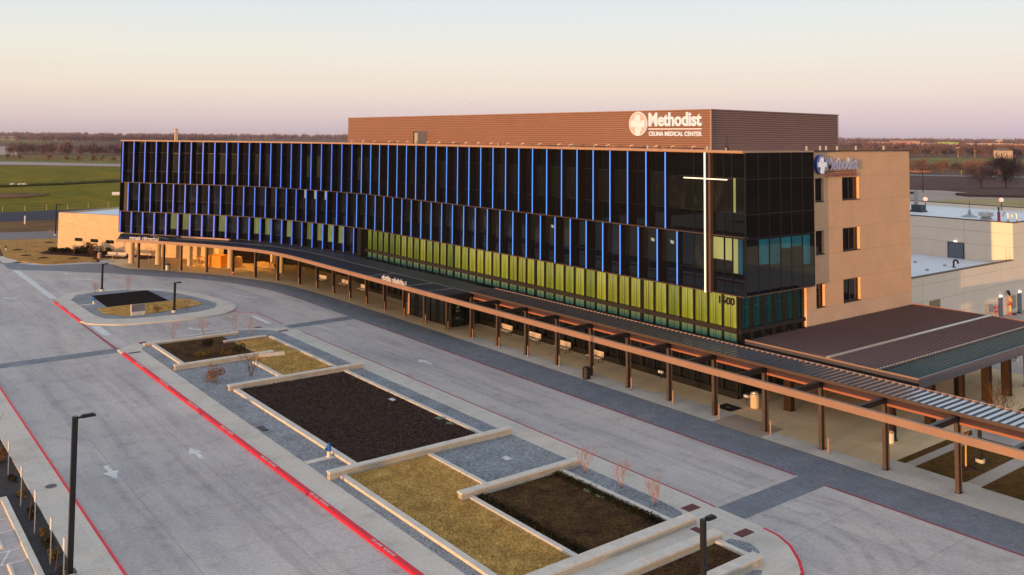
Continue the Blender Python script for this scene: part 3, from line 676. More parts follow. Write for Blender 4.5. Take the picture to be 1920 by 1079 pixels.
# ------------------------------------------------------------------ canopy, pavilion, annex, wing
COLS = [(-96.6,-18.3),(-92.8,-15.75),(-90.3,-14.0),(-86.7,-11.45),(-82.6,-9.1),(-78.4,-7.4),(-74.3,-5.85),(-69.4,-4.85),(-65.2,-4.25),(-60.65,-4.15),(-56.2,-4.15)]
COLS += [(-51.88+4.36*i, -4.2) for i in range(21)]
EDGE = [(-96.8,-21.5),(-94.3,-19.6),(-89.2,-16.3),(-83.8,-13.2),(-77.9,-10.6),(-74.2,-9.2),(-68.5,-8.15),(-62,-7.92),(-56,-7.9),(-30.2,-7.9)]
def build_canopy():
    K = thing('entrance_canopy', 'long curved walkway canopy with bronze edge beam on dark steel columns', 'canopy', (-30,-4.2,0))
    E1 = Curve(catmull(EDGE, 6))
    out = E1.line(0, E1.len, 0, 1.5)
    inn = E1.line(0, E1.len, .3, 1.5)
    b = MB(); b.sweep(out+[(38,-7.9)], inn+[(38,-7.6)], 4.03, 4.45); b.build('edge_beam', [M['copper']], K)
    # black flat roof between the beam and the building
    innr = E1.line(0, E1.len, .31, 1.5)
    wall = [FC.off(S0+.4+(FC.s_of_x(-30.2)-S0-.4)*i/40, .1) for i in range(41)][::-1]
    wall = [(x, y if x < -60 else -1.2) for x, y in wall]
    r = MB(); r.prism(innr+wall, 4.22, 4.40); r.build('flat_roof', [M['membrane']], K)
    # raised seam line and snow guards
    off = E1.line(0, E1.len, 3.55, .55)
    g = MB()
    for i in range(14, len(off)-1):
        a, c = off[i], off[i+1]
        g.bar((a[0],a[1],4.44),(a[0]+(c[0]-a[0])*.6,a[1]+(c[1]-a[1])*.6,4.44),.06,.07)
    o = g.build('snow_guard', [M['seam']], K)
    g = MB(); a = E1.line(20, E1.len, 3.35, 1.5); c = E1.line(20, E1.len, 6.4, 1.5)
    g.sweep(a, c, 4.405, 4.43); g.build('roof_step', [mat('slate_membrane', (.026,.028,.040), .5, var=.2, scale=.4)], K)
    g = MB()
    for x in (-45.2,-37.2,-33.2): g.bar((x,-7.55,4.425),(x+.2,-4.4,4.425),.04,.04)
    g.bar((-92.5,-15.2,4.42),(-98.9,-15.9,4.42),.06,.05)
    g.build('roof_seam', [M['grey']], K)
    g = MB(); q = [FC.off(FC.s_of_x(-94.2)+i*1.0, -.55) for i in range(10)]; q2 = [FC.off(FC.s_of_x(-94.2)+i*1.0, -1.0) for i in range(10)]
    g.sweep(q2, q, 4.41, 4.62); g.build('flashing', [M['coping']], K)
    # open pergola bay with a standing seam roof
    x0, x1 = -30.2, 40
    s = MB(); s.box(x0,-4.32,4.40,x1,-1.38,4.5); roof = s.build('seam_roof', [M['seam']], K)
    rb = MB(); x = x0+.25
    while x < x1: rb.box(x-.025,-4.30,4.501,x+.025,-1.40,4.56); x += .455
    rb.build('roof_rib', [M['seamrib']], roof)
    g = MB(); g.box(x0,-4.47,4.36,x1,-4.325,4.545); g.build('gutter', [M['column']], K)
    g = MB(); g.box(x0,-1.375,4.4,x1,-1.28,4.56); g.build('roof_edge', [M['coping']], K)
    g = MB(); g.box(x0,-4.08,3.78,x1,-3.93,4.39); g.build('ledger_beam', [M['ledger']], K)
    g = MB(); g.box(-60.2,-1.2,3.9,x1,-1.05,4.38); g.build('ledger_beam', [M['darkmetal']], K)
    g = MB(); g.box(x0-.1,-7.58,3.75,x0,-4.33,4.42); g.build('end_beam', [M['darkmetal']], K)
    # columns: rolled steel sections
    def colmesh():
        c = MB(); c.box(-.11,-.21,0,.11,-.17,4.2); c.box(-.11,.17,0,.11,.21,4.2); c.box(-.02,-.17,0,.02,.17,4.2); c.box(-.17,-.25,0,.17,.25,.03); return c
    pc = None
    for i,(x,y) in enumerate(COLS):
        j0, j1 = COLS[max(0,i-1)], COLS[min(len(COLS)-1,i+1)]; an = math.atan2(j1[1]-j0[1], j1[0]-j0[0])
        if pc is None: c = pc = colmesh().build('column', [M['column']], K, local=True)
        else: c = copy_tree(pc, K)
        c.location = Vector((x,y,0))-ORG[K.name]; c.rotation_euler = (0,0,an)
    cb = None
    for x,y in COLS:
        if x < -31: continue
        if cb is None:
            g = MB(); g.box(-.08,-3.4,3.98,.08,.2,4.30); g.box(-.13,-3.4,4.30,.13,.2,4.335); cb = c = g.build('cross_beam', [M['darkmetal']], K, local=True)
        else: c = copy_tree(cb, K)
        c.location = Vector((x,-4.2,0))-ORG[K.name]
    g = MB()
    for x in (3.0,11.05):
        g.box(x-.25,.75,0,x+.25,1.2,4.3)
    return K

def canopy_letters():
    for nm, p, ang, n, lab in (('canopy_lettering', (-41.9,-7.75,4.46), 0, 5.0, 'pale channel letters on rails standing on the middle of the canopy beam'),
                          ('canopy_lettering', (-95.0,-20.0,4.46), R(33), 5.2, 'sunlit channel letters on rails standing on the curved left end of the canopy')):
        T = thing(nm, lab, 'sign', p, ang)
        m = MB(); m.box(0,-.03,.32,n*.36,.03,.37); m.box(n*.42,-.03,.30,n*.92,.03,.35); m.box(n*.88,-.03,.04,n,.03,.08); m.box(n*.985,-.03,.04,n,.03,.45)
        m.build('rail', [M['sign']], T, local=True)
        lr = random.Random(len(lab)); m = MB(); x = .0
        while x < n*.93:
            w = lr.uniform(.24,.34); tall = lr.random() < .3; h = .52 if tall else .34
            m.box(x,-.07,.0,x+.07,.05,h)
            if lr.random() < .7: m.box(x+.07,-.07,h-.08 if not tall else .24,x+w-.06,.05,h if not tall else .32)
            if lr.random() < .6: m.box(x+w-.13,-.07,.0,x+w-.06,.05,.34)
            if lr.random() < .4: m.box(x+.07,-.07,0,x+w-.13,.05,.07)
            x += w+.05
            if abs(x-n*.39) < .15: x += .3
        m.build('letters', [M['sign']], T, local=True)

def build_vestibule():
    V = thing('entrance_vestibule', 'dark glass entrance vestibule under the canopy with white markings on its end wall', 'entrance', (-39,-1.7,0))
    b = MB(); b.box(-43.2,-3.4,0,-34.9,-.02,4.18); b.build('glass_box', [M['store']], V)
    f = MB()
    for x in (-43.2,-41.8,-40.4,-39.,-37.6,-36.2,-34.95): f.box(x-.05,-3.47,0,x+.05,-3.403,4.18)
    f.box(-43.2,-3.45,2.5,-34.9,-3.41,2.6)
    for y in (-3.4,-1.75,-.1): f.box(-34.897,y-.05,0,-34.84,y+.05,4.18)
    f.build('frame', [M['frame']], V)
    p = MB(); p.box(-43.9,-3.3,0,-43.3,-2.9,2.3); p.build('signboard', [M['coping']], V)
    m = MB(); X = -34.89
    mw = mat('etched_white', (.35,.36,.36), .6, var=.1)
    m.box(X,-2.62,1.85,X+.012,-2.5,2.25); m.box(X,-2.76,1.98,X+.013,-2.36,2.1); m.build('door_emblem', [mw], V)
    for z in (1.7,1.55,.95,.8): m = MB(); m.box(X,-2.85,z,X+.012,-2.3,z+.04); m.build('door_text_line', [mw], V)

def build_pavilion():
    P = thing('pavilion', 'flat pavilion with ribbed plum metal roof and dark slatted edge beside the brick end wall', 'pavilion', (6.5,13,0))
    x0,x1,xs,y0,y1 = -.42,13.2,10.4,.55,25.4
    zr = 4.5
    r = MB(); r.quad((x0,y0,zr),(6.6,y0,zr+.08),(6.6,y1,zr+.08),(x0,y1,zr)); r.quad((6.6,y0,zr+.08),(xs,y0,zr),(xs,y1,zr),(6.6,y1,zr+.08))
    r.quad((x0,y1,zr-.12),(xs,y1,zr-.12),(xs,y0,zr-.12),(x0,y0,zr-.12)); roof = r.build('roof', [M['pavroof']], P)
    rb = MB(); y = y0+.3
    while y < y1: rb.bar((x0,y,zr+.02),(6.5,y,zr+.1),.035,.07); rb.bar((6.7,y,zr+.1),(xs-.08,y,zr+.02),.035,.07); y += .41
    rb.build('roof_rib', [M['pavrib']], roof)
    c = MB(); c.box(6.45,y0,zr+.09,6.75,y1,zr+.17); c.build('ridge_cap', [M['steel']], roof)
    c = MB(); y = y0
    while y < y1: c.box(xs-.16,y,zr+.035,xs-.08,y+.22,zr+.1); y += .41
    c.box(xs-.13,y0,zr+.02,xs-.11,y1,zr+.04)
    c.build('snow_guard', [M['steel']], roof)
    f = MB(); f.box(x0,y0-.14,zr-.22,x1,y0,zr+.10); f.build('front_fascia', [M['copper']], P)
    f = MB(); f.box(x0,y0-.05,zr-.66,x1-.1,y0+.1,zr-.22); f.box(xs-.06,y0+.1,zr-.5,xs+.06,y1,zr+.015); f.box(x1-.12,y0+.1,zr-.55,x1,y1,zr+.0); f.build('steel_frame', [M['darkmetal']], P)
    f = MB(); f.box(x1-.13,y0,zr+.002,x1+.02,y1,zr+.08); f.box(x1+.003,y0-.1,zr-.58,x1+.02,y1,zr+.0); f.build('side_fascia', [mat('slate_fascia', (.14,.12,.135), .5, metal=.2)], P)
    f = MB(); f.box(x0,y1+.002,zr-.3,x1,y1+.14,zr+.12); f.build('back_fascia', [M['ledger']], P)
    s = MB(); y = y0+.2
    while y < y1-.1: s.box(xs+.07,y,zr-.14,x1-.14,y+.09,zr-.005); y += .42
    s.build('slat', [M['teal']], P)
    for x,y in [(10.9,1.0),(10.9,6.3),(10.9,10.6),(10.9,14.9),(10.9,18.25),(10.9,22.3),(3.0,1.1),(3.0,10.6),(3.0,22.3)]:
        c = MB(); c.box(x-.3,y-.24,0,x+.3,y+.24,zr-.13); c.box(x-.36,y-.3,0,x+.36,y+.3,.06); c.build('column', [M['pavcol']], P)

def build_annex():
    A = thing('service_annex', 'cream panelled service wing with white flat roofs behind the brick end wall', 'building', (-12,50,0))
    X = -3.4
    w = MB(); w.box(-45,25.42,0,X,53.88,5.45); w.box(-45,53.9,0,X,80,9.75); w.build('wall', [M['cream']], A)
    p = MB()
    p.box(X-.3,25.42,5.45,X,53.88,6.0); p.box(-45,53.9,9.75,X,54.2,10.28); p.box(X-.3,54.2,9.75,X,79.7,10.28); p.box(-45,79.7,9.75,X,80,10.28)
    p.build('parapet', [M['cream']], A)
    c = MB(); c.box(X-.34,25.45,6.0,X+.04,53.88,6.09); c.box(-45,53.86,10.28,X+.04,54.24,10.38); c.box(X-.34,54.24,10.28,X+.04,79.66,10.38); c.box(-45,79.66,10.28,X+.04,80.04,10.38)
    c.build('coping', [M['trim']], A)
    r = MB(); r.box(-44.9,25.5,5.451,X-.3,53.87,5.5); r.box(-44.9,54.2,9.751,X-.3,79.7,9.8); r.build('roof', [M['tpo']], A)
    j = MB()
    for z in (5.15,3.45,1.7): j.box(X+.0,25.5,z,X+.006,79.9,z+.03)
    for z in (9.0,7.45): j.box(-44.9,53.888,z,X,53.896,z+.03); j.box(X,53.92,z,X+.006,79.9,z+.03)
    for y in (33,41.8,50.6,59,68): j.box(X,y,.05,X+.005,y+.03,5.95 if y<53 else 10.2)
    for x in (-9.0,-20,-30): j.box(x,53.889,5.6,x+.03,53.896,10.2)
    j.build('panel_joint', [mat('joint', (.40,.34,.27), .9)], A)
    d = MB(); d.box(-10.9,53.82,5.5,-10.02,53.87,7.35); d.box(-9.98,53.82,5.5,-9.1,53.87,7.35); o = d.build('double_door', [M['door']], A)
    f = MB(); f.box(-10.99,53.8,5.5,-10.9,53.875,7.43); f.box(-9.1,53.8,5.5,-9.01,53.875,7.43); f.box(-10.9,53.8,7.35,-9.1,53.875,7.43); f.build('door_frame', [M['frame']], o)
    l = MB(); l.box(-10.2,53.7,7.5,-9.85,53.87,7.6); l.build('wall_light', [M['lamplit']], A)
    g = MB(); g.box(X-.05,34.3,0,X+.004,36.6,3.4); g.build('opening', [mat('tan_shutter', (.26,.20,.12), .9)], A)
    for y in (49.75,54.65):
        d = MB(); d.box(X+.002,y,0,X+.05,y+1.05,2.08); o = d.build('door', [M['door']], A)
        l = MB(); l.box(X+.002,y+.35,2.2,X+.16,y+.75,2.36); l.build('wall_light', [M['lamplit']], A)
    b = MB(); b.box(X+.002,46.75,.85,X+.28,47.85,1.65); b.cyl((X+.15,47.3,0),(X+.15,47.3,.85),.05,.05,6); b.build('meter_box', [M['grey']], A)
    b = MB(); b.box(X+.002,53.0,.6,X+.2,53.8,2.05); b.build('electric_cabinet', [M['grey']], A)
    b = MB(); b.cyl((X+.2,48.7,.3),(X+.2,48.7,1.5),.07,.07,8); b.cyl((X+.02,48.7,1.2),(X+.45,48.7,1.2),.10,.10,8); b.cyl((X+.2,48.4,.75),(X+.2,49.0,.75),.11,.11,8); b.build('standpipe', [M['pipe_r']], A)
    # rooftop kit rests on the roof: things of their own
    def rt(name, label, cat, x, y, z=9.8): return thing(name, label, cat, (x,y,z))
    t = rt('roof_fan', 'black square exhaust fan with grey stack at the left of the annex roof', 'roof vent', -21,66)
    m = MB(); m.box(-.9,-.8,0,.9,.8,.25); m.box(-.7,-.6,.25,.7,.6,1.0); m.build('housing', [mat('dark_teal_metal',(.03,.05,.06),.5)], t, local=True)
    m = MB(); m.cyl((-.3,0,1.0),(-.3,0,3.0),.28,.28,10); m.build('stack', [M['grey']], t, local=True)
    t = rt('roof_vent', 'low mushroom vent with antenna in the middle of the annex roof', 'roof vent', -13,64)
    m = MB(); m.lathe((0,0,0),[(1.0,0),(1.0,.06),(.25,.35),(.12,.9)],14); m.build('flashing', [M['grey']], t, local=True)
    m = MB(); m.cyl((0,0,.9),(0,0,2.0),.03,.03,6); m.build('mast', [M['frame']], t, local=True)
    t = rt('roof_fan', 'round silver exhaust fan near the right of the annex roof', 'roof vent', -10,62)
    m = MB(); m.lathe((0,0,0),[(.45,0),(.45,.3),(.85,.45),(.9,.9),(.5,1.05)],16); m.build('cowl', [M['steel']], t, local=True)
    m = MB(); m.box(-.5,-.5,0,.5,.5,.25); m.build('curb', [M['grey']], t, local=True)
    t = rt('roof_valve', 'red vent pipe with black cap on the annex roof', 'roof vent', -8,61)
    m = MB(); m.cyl((0,0,0),(0,0,1.1),.18,.18,10); m.build('body', [M['ventred']], t, local=True)
    m = MB(); m.cyl((0,0,1.1),(0,0,1.6),.09,.09,8); m.cyl((0,0,1.6),(0,0,1.72),.2,.2,8); m.build('cap', [M['frame']], t, local=True)
    for i,(x,lab) in enumerate(((-7.1,'curved steel gooseneck pipe on the annex roof, left of two'),(-6.1,'curved steel gooseneck pipe on the annex roof, right of two'))):
        t = thing('gooseneck_pipe', lab, 'pipe', (x,61,9.8), 0, 'gooseneck pipes on the annex roof')
        m = MB(); pts = [(.2,0,0),(.2,0,.9)]+[(.2-.28+.28*math.cos(a),0,.9+.28*math.sin(a)) for a in [R(k) for k in (30,60,90,120,150,180)]]+[(-.36,0,.6)]
        for a, b in zip(pts, pts[1:]): m.cyl(a,b,.09,.09,8)
        m.build('bent_tube', [M['steel']], t, local=True)
        m = MB(); m.cyl((.2,0,0),(.2,0,.08),.2,.2,10); m.build('flange', [M['coping']], t, local=True)
    t = rt('flue', 'tall pale gold flue pipe at the corner of the annex roof', 'pipe', -5.2,62)
    m = MB(); m.cyl((0,0,0),(0,0,2.0),.2,.2,12); m.build('tube', [M['pipe_y']], t, local=True)
    m = MB(); m.cyl((0,0,2.0),(0,0,2.9),.06,.05,8); m.build('tip', [M['grey']], t, local=True)
    for x,y,lab in ((-22,70,'lit red lamp on a short pole at the left of the annex roof'),(-15,78,'lit red lamp on a short pole at the back of the annex roof')):
        t = rt('warning_light', lab, 'warning light', x, y); m = MB(); m.cyl((0,0,0),(0,0,1.3),.05,.05,6); m.build('pole', [M['frame']], t, local=True)
        m = MB(); m.lathe((0,0,1.3),[(.12,0),(.3,.15),(.3,.4),(.1,.55)],10); m.build('lamp', [M['redlamp']], t, local=True)
    t = thing('vent_hook', 'black hooked vent pipe on the lower white roof', 'pipe', (-6.2,46,5.5))
    m = MB(); pts = [(-.3,0,0),(-.3,0,.6)]+[(.25*-math.cos(a)-.05,0,.6+.25*math.sin(a)) for a in [R(k) for k in (30,70,110,150,180)]]+[(.2,0,.45)]
    for a, b in zip(pts, pts[1:]): m.cyl(a,b,.1,.1,8)
    m.build('tube', [M['black']], t, local=True); m = MB(); m.cyl((-.3,0,0),(-.3,0,.06),.22,.22,10); m.build('flange', [M['black']], t, local=True)
    for x,y,lab in ((-7.6,46.2,'small drain cap left of the hooked pipe on the lower white roof'),(-7,41,'small drain cap nearest the parapet on the lower white roof'),(-11,46,'small drain cap by the brick wall on the lower white roof'),(-4.6,49.5,'small drain cap near the front parapet of the lower white roof')):
        m = MB(); m.lathe((x,y,5.5),[(.2,0),(.2,.12),(.08,.22)],8); tag(m.build('roof_drain',[M['grey']]), lab, 'drain', 'drain caps on the lower roof')
    t = thing('lightning_rod', 'thin lightning rod on the front parapet of the annex', 'rod', (-3.55,52.4,6.09))
    m = MB(); m.cyl((0,0,0),(0,0,1.3),.02,.012,5); m.build('rod',[M['frame']],t,local=True); m = MB(); m.cyl((0,0,0),(0,0,.08),.07,.07,8); m.build('base',[M['frame']],t,local=True)
    # yellow and red pipework between the doors
    t = thing('pipework', 'yellow and red fire pipework between the two grey doors of the annex', 'pipes', (X+.35,52.0,0))
    m = MB()
    for a,b in (((0,0,.4),(0,0,1.1)),((0,.25,1.35),(0,.25,1.9)),((0,0,1.7),(0,-.1,2.3))): m.cyl(a,b,.13,.13,8)
    m.build('yellow_pipe',[M['pipe_y']],t,local=True)
    m = MB(); m.cyl((0,0,0),(0,0,.4),.2,.14,8); m.cyl((0,0,1.1),(0,0,1.5),.14,.14,8); m.cyl((-.1,-.25,1.2),(.1,.35,1.2),.1,.1,8); m.build('red_pipe',[M['pipe_r']],t,local=True)
    m = MB(); m.cyl((0,-.1,2.3),(-.05,-.4,2.75),.14,.17,8); m.build('hood',[M['black']],t,local=True)
    for y,lab in ((52.55,'black hose reel on the ground beside the yellow pipework'),(53.9,'small black hose on the ground before the right grey door')):
        m = MB(); m.lathe((X+.5,y,.0),[(.25,.0),(.3,.08),(.12,.16),(.1,.2)],10); tag(m.build('hose_reel',[M['black']]), lab, 'hose reel')

def build_wing():
    W = thing('stone_wing', 'low pale stone wing with three slot windows at the left end of the building', 'building', (-127.8,-23.4,0), R(28.5))
    Ln = 33.5
    opn = [(4.1,5.95),(7.8,9.65),(11.4,13.3)]; z0, z1 = 1.5, 2.08
    w = MB(); cuts = [0]+[c for o in opn for c in o]+[Ln]
    for i in range(len(cuts)-1):
        a, b = cuts[i], cuts[i+1]
        for c, d in ((0,z0),(z0,z1),(z1,6.2)):
            if (a,b) in opn and c == z0: continue
            w.quad((a,0,c),(b,0,c),(b,0,d),(a,0,d))
    for a, b in opn:
        D = .28
        w.quad((a,0,z0),(b,0,z0),(b,D,z0),(a,D,z0)); w.quad((a,D,z1),(b,D,z1),(b,0,z1),(a,0,z1)); w.quad((a,0,z0),(a,D,z0),(a,D,z1),(a,0,z1)); w.quad((b,D,z0),(b,0,z0),(b,0,z1),(b,D,z1))
    w.quad((0,26,0),(0,0,0),(0,0,6.2),(0,26,6.2)); w.quad((Ln,0,0),(Ln,26,0),(Ln,26,4.2),(Ln,0,4.2)); w.quad((Ln,26,0),(0,26,0),(0,26,6.2),(Ln,26,6.2))
    w.build('wall', [M['wing']], W, local=True)
    r = MB(); r.box(.3,.3,5.7,Ln,25.7,5.95); r.build('roof', [M['tpo']], W, local=True)
    r = MB(); r.box(-.02,-.02,6.2,Ln,.3,6.26); r.box(-.02,.3,6.2,.3,26.0,6.26); r.box(.3,25.7,6.2,Ln,26.02,6.26); r.build('coping', [M['coping']], W, local=True)
    r = MB(); r.box(0.01,.01,5.6,Ln,.29,6.199); r.box(.01,.29,5.6,.29,25.99,6.199); r.build('parapet', [M['wing']], W, local=True)
    for a, b in opn:
        g = MB(); g.quad((a,.26,z0),(b,.26,z0),(b,.26,z1),(a,.26,z1)); o = g.build('slot_window', [M['dim']], W, local=True)
        f = MB(); f.box(a,.2,z0,b,.255,z0+.05); f.box(a,.2,z1-.05,b,.255,z1); f.box(a,.2,z0+.05,a+.05,.255,z1-.05); f.box(b-.05,.2,z0+.05,b,.255,z1-.05); f.build('window_frame', [M['frame']], o, local=True)
# ------------------------------------------------------------------ ground
def arc(cx, cy, rx, ry, a0, a1, n=10):
    return [(cx+rx*math.cos(R(a0+(a1-a0)*i/n)), cy+ry*math.sin(R(a0+(a1-a0)*i/n))) for i in range(n+1)]
def sheet(name, poly, z, m): b = MB(); b.poly(poly, z); return struct(b.build(name, [m]))
def rect(x0,y0,x1,y1): return [(x0,y0),(x1,y0),(x1,y1),(x0,y1)]
def smooth(P, k=5): return [tuple(q) for q in catmull([Vector(p) for p in P], k)]
ISL_OUT = [(-73.4,-33.85),(-76.4,-32.7),(-78.9,-30.6),(-79.6,-28.2),(-79.0,-25.4),(-77.4,-22.8),(-74.7,-20.5),(-70.4,-18.7),(-65.4,-17.6),(-60.8,-17.2),(-58.4,-17.6),(-56.2,-18.9),(-54.9,-20.9),(-54.5,-23.7),(-54.8,-26.2),(-55.2,-28.7),(-55.9,-30.8),(-57.2,-32.4),(-58.4,-33.4),(-60.0,-33.85)]
ISL_IN = [(-73.7,-32.0),(-76.6,-30.8),(-77.4,-28.4),(-77.0,-25.6),(-75.6,-23.2),(-72.8,-21.2),(-69.2,-20.0),(-64.4,-19.0),(-61.2,-18.8),(-58.9,-19.9),(-57.8,-22.1),(-57.6,-24.5),(-57.8,-27.2),(-58.5,-29.9),(-59.8,-31.3),(-61.9,-31.9)]
MED = [(-44.6,-33.85),(-45.6,-32.6),(-46.3,-31.4),(-46.6,-29),(-46.8,-25),(-46.7,-22.9),(-46.3,-20.9),(-45.4,-19.2),(-44.2,-17.9),(-42.9,-17.2),(-41.5,-17.02),(9.5,-17.02),(11.1,-17.1),(14.2,-17.12),(15.2,-17.25),(16.2,-17.7),(17.4,-18.7),(18.2,-19.6),(18.8,-21),(19.1,-23),(19.1,-33.85)]
def kerb_line(name, pts, w, z0, z1, m, closed=False):
    """painted kerb band following a line, its outer face just proud"""
    b = MB(); P = [Vector(p) for p in pts]; A = []; Bq = []
    for i, p in enumerate(P):
        t = (P[min(len(P)-1,i+1)]-P[max(0,i-1)]).normalized(); n = Vector((t.y,-t.x))
        A.append(p+n*.012); Bq.append(p-n*w)
    b.sweep(A, Bq, z0, z1); return struct(b.build(name, [m]))
def build_ground():
    sheet('ground', rect(-9000,-9000,9000,9000), -.12, M['terrain'])
    sheet('driveway', rect(-112,-185,60,-4.9), 0, M['road'])
    sheet('driveway', [(-112,-70),(-112,-33.9),(-122,-33.9),(-150,-36),(-150,-70)], .0, M['road'])
    # plaza under the canopy
    edge = [(-105.2,-19.0),(-103.4,-20.9),(-101.4,-20.3),(-96.7,-19.8),(-92.4,-16.6),(-85.3,-12.2),(-77.5,-8.9),(-71.1,-6.9),(-64.2,-6.05),(-56,-5.75),(-45.8,-5.6)]
    plz = smooth(edge, 5)+[(60,-5.6)]
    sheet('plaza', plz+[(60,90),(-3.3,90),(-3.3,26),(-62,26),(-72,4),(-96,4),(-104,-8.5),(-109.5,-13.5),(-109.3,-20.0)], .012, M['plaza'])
    b = MB()
    for p in (rect(-30,-5.57,-6,-3.7), rect(-6,-5.57,1.3,-2.9), rect(5.4,-5.57,12.9,-3.9), rect(12.92,-5.57,18.3,-2.3), rect(18.32,-5.57,40,-2.4)): b.poly(p, .016)
    struct(b.build('pavement', [M['walk']]))
    b = MB(); b.poly(rect(1.3,-5.57,5.4,-2.9), .016); struct(b.build('pavement', [mat('brown_concrete', (.33,.265,.21), .85, var=.08, scale=.6, fine=(20,.1))]))
    sheet('pavement', [(13.25,-2.2),(60,-2.2),(60,60),(-3.3,60),(-3.3,25.7),(13.25,25.7)], .018, mat('grey_plaza_concrete', (.37,.33,.30), .85, var=.08, scale=.3, fine=(20,.1)))
    b = MB()
    for p in ([(13.15,-2.3),(13.7,-2.3),(13.7,6.5),(13.15,7.5)], [(14.35,-2.35),(17.4,-2.45),(17.4,6.3),(14.35,6.3)], [(18.3,-2.45),(34,-2.45),(34,6.3),(18.3,6.3)],[(13.15,9.5),(13.7,9.5),(13.7,24),(13.15,24)],[(14.9,9.2),(30,9.2),(30,15.5),(14.9,15.5)]): b.poly(p, .026)
    struct(b.build('turf', [M['darkgrass']]))
    # paver bands
    pe = [(-93.7,-23.3),(-89.0,-20.0),(-84.5,-16.9),(-80.3,-14.1),(-74.0,-11.5),(-67.5,-9.9),(-60.0,-9.4),(-52,-9.4)]
    pl = smooth([(-111.9,-33.75),(-106.8,-33.9),(-104.5,-33.0),(-100.3,-28.9),(-96.5,-25.8)]+pe, 4)+[(60,-9.4)]
    up = [(60,-5.6)]+plz[:-1][::-1][:-10]
    up = [(60,-5.6)]+smooth(edge[1:], 5)[::-1]+[(-105.3,-23.4),(-105.8,-26.2),(-106.8,-28.9),(-109.3,-30.9),(-113.0,-32.4),(-114.2,-33.7)]
    sheet('paver_band', pl+up, .006, M['paver'])
    sheet('crosswalk', [(-45.75,-44.2),(-43.95,-44.2),(-43.95,-33.9),(-45.0,-33.9),(-45.75,-32.9)], .006, M['paver'])
    sheet('crosswalk', [(-46.0,-17.05),(-44.3,-17.05),(-44.7,-9.4),(-46.4,-9.4)], .006, M['paver'])
    sheet('crosswalk', rect(10.95,-17.0,12.75,-9.4), .006, M['paver'])
    # unseen car park behind the camera, added for the glass front to reflect
    b = MB()
    for k in range(4):
        y = -84-k*22
        for i in range(44): x = -90+i*3.0; b.poly(rect(x-.06,y-5.4,x+.06,y+5.4), .009)
    struct(b.build('parking_line', [M['white']]))
    for k in range(5): b = MB(); b.prism(rect(-92,-97-k*22+1.2,46,-97-k*22+3.8), -.05, .14); struct(b.build('mulch_bed', [M['mulch']]))
    # thin red lines
    b = MB()
    for x0, x1 in ((-44.9,10.75),(12.75,60)): b.poly(rect(x0,-9.46,x1,-9.31), .011)
    L = smooth(pe[4:], 4); A = L
    for a, c in zip(L, L[1:]):
        if a[0] < -46.2: b.quad((a[0],a[1]-.06,.011),(c[0],c[1]-.06,.011),(c[0],c[1]+.06,.011),(a[0],a[1]+.06,.011))
    struct(b.build('red_line', [M['redline']]))
    b = MB()
    for p in ([(-104.2,-33.75),(-103.4,-32.9),(-76.0,-32.95),(-76.6,-33.7)],[(-57.4,-33.35),(-56.9,-32.55),(-51.8,-32.6),(-52.0,-33.35)],[(-52.7,-18.1),(-52.5,-17.55),(-47.9,-17.6),(-47.9,-18.15)]): b.poly(p, .007)
    struct(b.build('stop_bar', [M['white']]))
    # tyre marks: worn wheel paths and the turning arc at the near corner
    def track(line, w, nm='tyre_mark'):
        L_ = smooth(line, 6); b = MB()
        for (p, q) in zip(L_, L_[1:]):
            p = Vector(p); q = Vector(q); t = (q-p).normalized(); n = Vector((-t.y,t.x))*w/2
            b.quad((*(p+n),.0052),(*(p-n),.0052),(*(q-n),.0052),(*(q+n),.0052))
        struct(b.build(nm, [M['tyre']]))
    for y in (-11.3,-13.1,-14.7): track([(-43,y),(-30,y-.15),(-14,y+.1),(-2,y),(10.6,y+.05)], .42)
    for y in (-36.0,-37.7,-40.0,-41.9): track([(-42,y),(-28,y+.2),(-10,y-.1),(6,y+.1),(20,y)], .45)
    for r_ in (1.1,2.7,4.4,6.0): track([(12.9,-16.6+r_*.9),(15.6,-16.0+r_*.85),(17.8+r_*.35,-16.8+r_*.6),(19.3+r_*.7,-19.0+r_*.2),(20.0+r_*.85,-23.0)], .4)
    track([(-75,-13.6),(-66,-12.6),(-57,-12.2),(-47,-12)], .5); track([(-53,-20.5),(-50.8,-25),(-51.5,-30),(-56,-35.5)], .4)
    # lane arrows
    def arrow(pts): b = MB(); b.poly(pts, .007); return struct(b.build('lane_arrow', [M['white']]))
    arrow([(-15.1,-41.85),(-13.95,-41.8),(-13.9,-42.15),(-12.6,-41.68),(-13.9,-41.25),(-13.95,-41.55),(-15.1,-41.55)])
    arrow([(-15.15,-36.65),(-14.1,-37.1),(-14.05,-36.78),(-12.9,-36.8),(-12.9,-36.5),(-14.05,-36.5),(-14.0,-36.2)])
    arrow([(-25.8,-13.1),(-24.75,-13.65),(-24.7,-13.25),(-23.5,-13.2),(-23.5,-12.92),(-24.7,-12.92),(-24.65,-12.55)])
    def bent(cx, cy, sx, sy): arrow([(cx+x*sx, cy+y*sy) for x, y in [(-1.2,-.22),(-.3,-.2),(.2,.1),(.55,.62),(.15,.6),(.8,1.25),(1.35,.55),(.95,.6),(.55,-.1),(0,-.5),(-.4,-.55),(-1.2,-.55)]])
    bent(-49.8,-25.0,.9,.9); bent(-90.2,-27.4,1.0,1.1); bent(-96.3,-27.7,.9,.9); bent(-79.9,-37.6,.8,.8)
    arrow([(-66,-14.7),(-62.6,-13.1),(-62.5,-13.35),(-65.9,-14.95)])
    # median island
    b = MB(); b.prism(MED, -.05, .15); struct(b.build('median', [M['walk']]))
    b = MB(); b.prism(smooth(ISL_OUT,4), -.05, .15); struct(b.build('island', [M['walk']]))
    zg = .156
